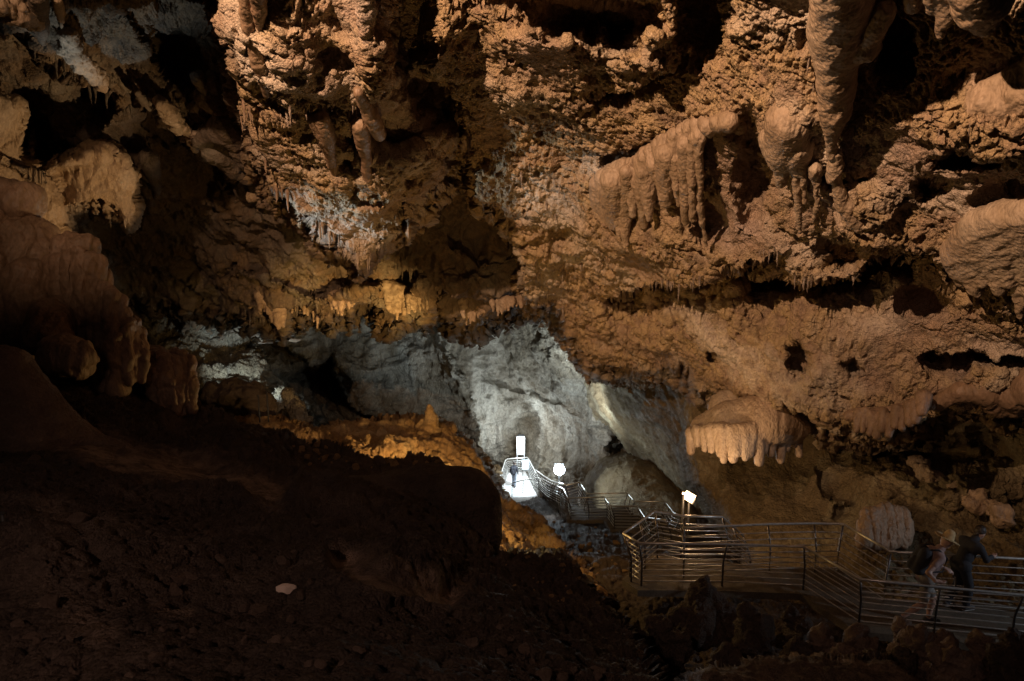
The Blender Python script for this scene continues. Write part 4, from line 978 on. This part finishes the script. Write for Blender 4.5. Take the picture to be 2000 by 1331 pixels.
# decks
def deck(name, pts, z, th=0.18, mat=None):
    bm = bmesh.new(); prism(bm, [Vector((p.x, p.y, z)) for p in pts], th)
    o = bm_obj(name, bm, mat or M_CONC, None, False); o['kind'] = 'structure'; return o
F1, F2 = Z1 - 1.0, Z2 - 1.0
deck('path', [front[i] for i in (0, 1, 2, 3, 4, 5, 6)] + [rear[i] for i in (6, 5, 4, 3, 1)] + [PZ(1411, 1010, Z1), PZ(1336, 1008.5, Z1), PZ(1279, 999.7, Z1)], F1, 0.14)
deck('path', [land[0], land[2], land[3], land[4], land[5], land[6], land[7], PZ(1000, 958, Z2)], F2, 0.3, M_PALE)
def flight(a0, a1, b0, b1, label):
    """steps between two rails; a* left rail ends, b* right rail ends"""
    n = max(3, int(abs(((a1 - a0).length + (b1 - b0).length) / 2) / 0.34))
    dz = 1.02
    root = empty('staircase', (a0 + b0) / 2 - Vector((0, 0, dz))); tag(root, label, 'staircase', 'stairs of the walkway'); O = root.location.copy()
    for i in range(n):
        t0, t1 = i / n, (i + 1) / n
        z = a0.z + (a1.z - a0.z) * t1 - dz
        q = [a0.lerp(a1, t0), b0.lerp(b1, t0), b0.lerp(b1, t1), a0.lerp(a1, t1)]
        bm = bmesh.new(); prism(bm, [Vector((p.x, p.y, z - i * 0.0007)) - O for p in q], 0.16); bm_obj('tread', bm, M_CONC, root, False)
flight(Lr[0], Lr[1], Rr[0], Rr[2], 'short stairs between the zigzag railings nearest the cool lamp')
flight(Lr[1], Lr[2], Rr[2], Rr[3], 'upper landing run of the zigzag stairs')
flight(Lr[2], Lr[3], Rr[3], Rr[4], 'stairs between the two zigzag landings')
flight(Lr[3], Lr[4], Rr[4], Rr[5], 'second landing run of the zigzag stairs')
flight(Lr[4], Lr[6], Rr[5], Rr[7], 'stairs climbing from the zigzag landing to the platform')
flight(PZ(1064, 938, -16.4 - .9), PZ(1101, 956, -12.0), PZ(1046, 918, Z2), PZ(1103, 947, -12.3), 'long steep stairs from the bright far landing')
flight(PZ(1336, 1008.5, Z1), PZ(1452, 1047, Z1 - 1.2), PZ(1345, 1031.5, Z1), PZ(1470, 1060, Z1 - 1.2), 'stairs dropping behind the platform next to the warm lamp')

# lamps
def lamp(label, loc, h, look, w, hgt, lens, name='floodlight_post'):
    root = empty(name, Vector(loc) - Vector((0, 0, h))); tag(root, label, 'lamp')
    bm = bmesh.new(); tube_bm(bm, (0, 0, 0), (0, 0, h - hgt * .5), 0.03); bm_obj('pole', bm, M_BLACK, root)
    rot = (Vector(look) - Vector(loc)).to_track_quat('Y', 'Z').to_matrix() @ Matrix.Rotation(-0.4 if .2 < w < .3 else 0, 3, 'Y')
    up = Vector((0, 0, h))
    bm = bmesh.new(); box_bm(bm, up + rot @ Vector((0, -0.07, 0)), (w * 1.12, 0.10, hgt * 1.12), rot)
    for s in (-1, 1): box_bm(bm, up + rot @ Vector((s * w * .60, -0.03, -hgt * .2)), (0.02, 0.05, hgt * .8), rot)
    hd = bm_obj('lamp_head', bm, M_BLACK, root, False)
    bm = bmesh.new(); box_bm(bm, up + rot @ Vector((0, -0.005, 0)), (w, 0.02, hgt), rot); bm_obj('lens', bm, lens, root, False)
    return root
LC = PV(1092, 915, 35.9)
lamp('dazzling cool white floodlight on a post by the far stairs', LC, 2.6, (0, 0, 0), 0.42, 0.42, M_LCOOL)
LW = PV(1346, 971, 16.9)
lamp('warm glowing floodlight on a post behind the platform railing', LW, 1.9, PV(1150, 840, 8), 0.24, 0.20, M_LWARM)
o = lamp('tiny warm spotlight just left of the warm floodlight', PV(1335, 964, 16.9), 1.9, (0, 0, 0), 0.05, 0.05, M_LWARM, 'spotlight_post')

for ch_ in [x for x in C.objects if x.name.split('.')[0] == 'lens' and x.parent and 'cool white' in x.parent['label']]:
    bm = bmesh.new(); bmesh.ops.create_uvsphere(bm, u_segments=20, v_segments=12, radius=.27, matrix=__import__('mathutils').Matrix.Translation((0, -.2, 2.6)))
    bm.to_mesh(ch_.data); bm.free()
root = empty('floodlight', ROOF_LAMP); tag(root, 'black floodlight with a curved shade added under it to cut low light, beside the visitor', 'lamp')
bm = bmesh.new(); top = []; low = []
for i in range(28):
    a = math.radians(-40 + 150 * i / 27)
    e = Vector((math.sin(a), math.cos(a), 0)) * .62 - Vector((0, 0, .62 * math.tan(math.radians(28.5))))
    k = Vector((math.sin(a), math.cos(a), 0)) * .05 - Vector((0, 0, .38))
    top.append(bm.verts.new(e)); low.append(bm.verts.new(k))
for i in range(27): bm.faces.new((top[i], top[i + 1], low[i + 1], low[i]))
bmesh.ops.solidify(bm, geom=bm.faces[:], thickness=.01)
bm_obj('blocker', bm, M_BLACK, root, False)  # unseen plate added to keep the roof light off walkway and lower wall
bm = bmesh.new(); box_bm(bm, (-.16, -.16, 0), (.2, .2, .3), Matrix.Rotation(-.78, 3, 'Z')); bm_obj('lamp_head', bm, M_BLACK, root, False)
bm = bmesh.new(); tube_bm(bm, (-.1, -.1, -.35), (-.1, -.1, -5), .03); bm_obj('pole', bm, M_BLACK, root)

# lit panel and board on the far landing
pb = PZ(1017, 893, Z2); base = PV(1017, 893, 52.6); base.z = F2 + 0.9
root = empty('light_panel', base); tag(root, 'tall glowing white panel standing behind the far landing', 'light panel')
bm = bmesh.new(); box_bm(bm, (0, 0, .72), (0.62, 0.12, 1.40)); bm_obj('frame', bm, M_WHITE, root, False)
bm = bmesh.new(); box_bm(bm, (0, -0.065, .78), (0.50, 0.02, 1.20)); bm_obj('screen', bm, M_PANEL, root, False)
bm = bmesh.new(); box_bm(bm, (0, 0, 1.49), (0.46, 0.16, 0.14)); bm_obj('cap', bm, M_BLACK, root, False)
for s in (-1, 1):
    bm = bmesh.new(); tube_bm(bm, (s * .26, 0, -0.95), (s * .26, 0, 0.02), .03); bm_obj('leg', bm, M_WHITE, root)
base = PZ(1026.5, 927, F2 + .1); base.z = F2
root = empty('information_board', base); tag(root, 'plain grey board on two legs at the right side of the far landing', 'board')
bm = bmesh.new(); box_bm(bm, (0, 0, .82), (0.50, 0.05, 0.72), Vector((0, 1, 0)).rotation_difference(Vector((0, .97, -.24))).to_matrix()); bm_obj('panel', bm, plain('grey_board', (.42, .5, .58), .4), root, False)
for s in (-1, 1):
    bm = bmesh.new(); tube_bm(bm, (s * .2, 0, 0), (s * .2, 0, .5), .02); bm_obj('leg', bm, M_POST, root)

# rods on the slope and the scrap of pale stone
for lab, u, v, d, h, r, grp in (('left one of two thin dark rods standing on the ridge', 508, 832, 22.0, .95, .022, 'rods on the ridge'), ('right one of two thin dark rods standing on the ridge', 525, 832, 22.0, 1.05, .022, 'rods on the ridge'),
                              ('dark thin pole standing alone on the near slope at the left edge', 21, 1130, 5.4, .52, .012, None)):
    bm = bmesh.new(); tube_bm(bm, (0, 0, -.3), (0, 0, h), r, 10); bmesh.ops.create_icosphere(bm, subdivisions=1, radius=r * 1.5, matrix=__import__('mathutils').Matrix.Translation((0, 0, h)))
    o = bm_obj('rod', bm, M_BLACK); o.location = PV(u, v, d); tag(o, lab, 'rod', grp)
loc, nr, _, dist = drop(560, 1157)
me = STN['mud'][2].copy(); me.materials.clear(); o = link('stone', me, plain('pale_limestone', (.62, .50, .42), .8)); o.location = loc + Vector((0, 0, .02)); o.scale = (.075, .06, .05); o.rotation_euler = (.5, .2, .4)
tag(o, 'single pale flat stone lying alone on the dark near slope', 'stone')

# ---- people
SKIN = plain('skin', (0.42, 0.26, 0.20), 0.5); SHIRT = plain('mauve_shirt', (0.30, 0.20, 0.18), 0.8); SHORTS = plain('grey_shorts', (0.22, 0.20, 0.18), 0.85)
STRAW = plain('straw', (0.50, 0.36, 0.18), 0.8); NAVY = plain('navy_cloth', (0.020, 0.020, 0.026), 0.85); JEANS = plain('grey_trousers', (0.20, 0.22, 0.26), 0.8); SHOE = plain('dark_shoe', (0.05, 0.045, 0.045), 0.6); HAIR = plain('dark_hair', (0.03, 0.02, 0.015), 0.5); SOLE = plain('white_rubber', (.6, .58, .56), .6)
from mathutils import Matrix
def person(label, base, yaw, J, upper, lower, long_trousers=True, long_sleeves=True, hat=False, pack=False, scale=1.0, vox=0.012):
    """J: joints in metres: x forward, y to the left, z up"""
    root = empty('person', base); root.rotation_euler = (0, 0, yaw); root.scale = (scale,) * 3
    tag(root, label, 'person')
    V = {k: Vector(v) for k, v in J.items()}
    hd = V['head']; nk = V['neck']; ch = V['chest']; pe = V['pelvis']
    fw = Vector(J.get('face', (1, 0, -0.15))).normalized(); lf = Vector((0, 0, 1)).cross(fw).normalized(); upv = fw.cross(lf)
    c = [(hd - upv * .01, hd + upv * .055, .088, .086), (hd + fw * .03 - upv * .06, hd + fw * .02, .058, .07), (nk - Vector((0, 0, .03)), hd - upv * .05, .056, .052),
         (hd + fw * .085 + upv * .005, hd + fw * .105 - upv * .02, .010, .016), (hd + fw * .08 - upv * .055, hd + fw * .083 - upv * .055 + lf * .02, .012, .010),
         (hd + fw * .072 + upv * .03 + lf * .035, hd + fw * .072 + upv * .03 - lf * .035, .014, .014)]
    for s in (1, -1): c.append((hd + lf * s * .082 + upv * .01, hd + lf * s * .084 - upv * .025, .016, .012))
    tor = [(pe + Vector((0, -.07, 0)), pe + Vector((0, .07, 0)), .115, .115), (pe, pe.lerp(ch, .55), .12, .115), (pe.lerp(ch, .5), ch, .12, .13), (ch + Vector((0, -.09, .05)), ch + Vector((0, .09, .05)), .105, .105), (ch + Vector((0, -.13, .09)), ch + Vector((0, .13, .09)), .062, .062), (ch + Vector((0, 0, .08)), nk, .07, .058)]
    arms = []; hands = []; legs = []; feet = []
    for s, k in ((1, 'L'), (-1, 'R')):
        sh, el, wr = V['sh' + k], V['el' + k], V['wr' + k]
        arms += [(sh, el, .054, .043), (el, wr, .042, .029)]
        dr = (Vector(J['hd' + k]) if 'hd' + k in J else (wr - el)).normalized(); sd = dr.cross(Vector((0, s * 1.0, 0.2))).normalized(); nn = dr.cross(sd)
        pc = wr + dr * .075
        hands.append((wr, pc, .028, .036, (1, 1, 1)))
        for fi, (o_, L) in enumerate(((-.03, .072), (-.01, .082), (.011, .078), (.03, .06))):
            k1 = pc + nn * o_ + dr * .02; k2 = k1 + dr * L * .5 - sd * .010; k3 = k2 + dr * L * .32 - sd * .028
            hands += [(k1, k2, .011, .010), (k2, k3, .010, .008)]
        hands += [(wr + dr * .03 + nn * .028, wr + dr * .065 + nn * .055 - sd * .012, .013, .011), (wr + dr * .065 + nn * .055 - sd * .012, wr + dr * .095 + nn * .058 - sd * .02, .011, .009)]
        hp, kn, an, to = V['hp' + k], V['kn' + k], V['an' + k], V['to' + k]
        legs += [(hp, kn, .085, .056), (kn, kn.lerp(an, .35), .056, .058), (kn.lerp(an, .35), an, .056, .038)]
        feet += [(an - Vector((.03, 0, .02)), to, .045, .034)]
    link('body', sdf_mesh('body', c + tor + arms + hands + legs + feet, vox, .022), SKIN, root)
    g = .014
    def grow(cs, a=g): return [(q[0], q[1], q[2] + a, q[3] + a) for q in cs]
    sl = arms if long_sleeves else [(a, a.lerp(b, .5) if i % 2 == 0 else a, r1, r2) for i, (a, b, r1, r2) in enumerate(arms) if i % 2 == 0]
    link('shirt', sdf_mesh('shirt', grow([q for q in tor[1:]], g + .006) + grow(sl, g), vox, .03, lambda v: .007 * fbm(v * 7, 3)), upper, root)
    lg = legs if long_trousers else [(a, a.lerp(b, .8), r1, r2) for i, (a, b, r1, r2) in enumerate(legs) if i % 3 == 0]
    link('trousers' if long_trousers else 'shorts', sdf_mesh('trousers', grow([tor[0]], .02) + grow(lg, .020), vox, .025, lambda v: .007 * fbm(v * 6, 3)), lower, root)
    for q in feet:
        sh = link('shoe', sdf_mesh('shoe', grow([q], .012), vox * .8, .02), SHOE, root)
        a, b = q[0], q[1]; dz = Vector((0, 0, -.045))
        link('sole', sdf_mesh('sole', [(a + dz, b + dz * .7, .042, .038, (1, 1, .4))], vox * .6, .01), SOLE, sh)
    if hat:
        t = (upv + fw * .1).normalized(); b0 = hd + upv * .075
        me = sdf_mesh('hat', [(b0, b0 + t * .07, .098, .078)], .010, .02); hh = link('hat', me, STRAW, root)
        q = t.to_track_quat('Z', 'Y').to_matrix(); bm = bmesh.new(); n = 28; rings = []
        for r_, z_ in ((.085, .0), (.15, -.012), (.215, -.004), (.218, -.012), (.15, -.022), (.085, -.012)):
            rings.append([bm.verts.new(b0 - t * .01 + q @ Vector((r_ * math.cos(6.2832 * i / n), r_ * .92 * math.sin(6.2832 * i / n), z_ + .014 * math.cos(12.566 * i / n) * (r_ > .1)))) for i in range(n)])
        for i in range(6):
            A_, B_ = rings[i], rings[(i + 1) % 6]
            for j in range(n): bm.faces.new((A_[j], A_[(j + 1) % n], B_[(j + 1) % n], B_[j]))
        bm_obj('brim', bm, STRAW, hh)
    else:
        link('hair', sdf_mesh('hair', [(hd + upv * .05 - fw * .012, hd + upv * .06 - fw * .02, .095, .09), (hd - fw * .03, hd - fw * .045 - upv * .04, .085, .06)], vox, .02, lambda v: .006 * fbm(v * 30, 2)), HAIR, root)
    if pack:
        bk = -(Vector((1, 0, 0)) - (ch - pe).normalized() * (ch - pe).normalized().x).normalized()
        a = ch + bk * .20 + (ch - pe).normalized() * .04; b = pe.lerp(ch, .35) + bk * .21
        pk = link('backpack', sdf_mesh('backpack', [(a + Vector((0, -.07, 0)), b + Vector((0, -.07, 0)), .10, .12), (a + Vector((0, .07, 0)), b + Vector((0, .07, 0)), .10, .12), (b + bk * .09, b.lerp(a, .4) + bk * .08, .08, .07)], .013, .03, lambda v: .006 * fbm(v * 12, 3)), NAVY, root)
        bm = bmesh.new()
        for s in (-1,):
            path_tube(bm, [a + Vector((0, s * .10, .08)), ch + Vector((.0, s * .12, .20)), ch + Vector((.14, s * .13, .06)), pe.lerp(ch, .5) + Vector((.14, s * .14, 0)), b + Vector((0, s * .13, -.05))], .016, 6)
        bm_obj('strap', bm, NAVY, pk)
        bm = bmesh.new()
        path_tube(bm, [a + Vector((0, .10, .08)), ch + Vector((.0, .12, .20)), ch + Vector((.14, .13, .06)), pe.lerp(ch, .5) + Vector((.14, .14, 0)), b + Vector((0, .13, -.05))], .016, 6)
        bm_obj('strap', bm, NAVY, pk)
    return root
B1 = PZ(1797, 1222, F1); B1.z = F1
yaw1 = -0.12
hr = PZ(1833, 1147, Z1) + Vector((0, 0, .045)); loc_h = Matrix.Rotation(-yaw1, 3, 'Z') @ (hr - B1)
shR = Vector((.13, -.19, 1.36)); wrR = loc_h + Vector((-.07, .0, .03))
print('hand reach', (wrR - shR).length)
mid = (shR + wrR) / 2 + Vector((-.16, -.02, -.05))
person('hiker in a straw hat with dark backpack, stepping along the platform, hand on the rail', B1, yaw1, dict(
    head=(.27, -.01, 1.60), neck=(.19, 0, 1.46), chest=(.12, 0, 1.28), pelvis=(0, 0, .92), face=(1, .1, -.35),
    shL=(.13, .19, 1.36), elL=(.20, .24, 1.08), wrL=(.40, .20, 1.0), shR=tuple(shR), elR=tuple(mid), wrR=tuple(wrR), hdR=(1, 0, -.15),
    hpL=(.0, .09, .89), knL=(.20, .09, .50), anL=(.16, .09, .09), toL=(.33, .09, .05), hpR=(0, -.09, .89), knR=(-.03, -.09, .47), anR=(-.36, -.10, .20), toR=(-.24, -.10, .05)),
    SHIRT, SHORTS, False, False, True, True, 1.04)
B2 = PZ(1866, 1190, F1); B2.z = F1
person('dim second hiker in dark clothes bending forward, ahead of the one in the straw hat', B2, 0.25, dict(
    head=(.36, 0, 1.50), neck=(.27, 0, 1.40), chest=(.18, 0, 1.23), pelvis=(0, 0, .92), face=(1, 0, -.6),
    shL=(.2, .19, 1.31), elL=(.32, .24, 1.06), wrL=(.52, .16, 1.04), shR=(.2, -.19, 1.31), elR=(.34, -.22, 1.07), wrR=(.55, -.14, 1.06),
    hpL=(0, .09, .89), knL=(.10, .09, .48), anL=(-.12, .09, .12), toL=(.04, .09, .05), hpR=(0, -.09, .89), knR=(.16, -.09, .5), anR=(.14, -.09, .09), toR=(.3, -.09, .05)),
    NAVY, NAVY, True, True, False, False, 1.0)
B3 = PZ(1004, 951, F2); B3.z = F2
person('distant visitor in a dark jacket walking away across the bright landing', B3, 1.35, dict(
    head=(.06, 0, 1.63), neck=(.03, 0, 1.49), chest=(.02, 0, 1.30), pelvis=(0, 0, .92),
    shL=(.02, .19, 1.38), elL=(-.02, .26, 1.10), wrL=(.12, .24, .90), shR=(.02, -.19, 1.38), elR=(-.04, -.26, 1.10), wrR=(.10, -.26, .90),
    hpL=(0, .09, .89), knL=(.10, .09, .48), anL=(.08, .09, .09), toL=(.25, .09, .05), hpR=(0, -.09, .89), knR=(.02, -.09, .48), anR=(-.18, -.09, .12), toR=(-.03, -.09, .05)),
    NAVY, JEANS, True, True, False, True, 1.0, .016)
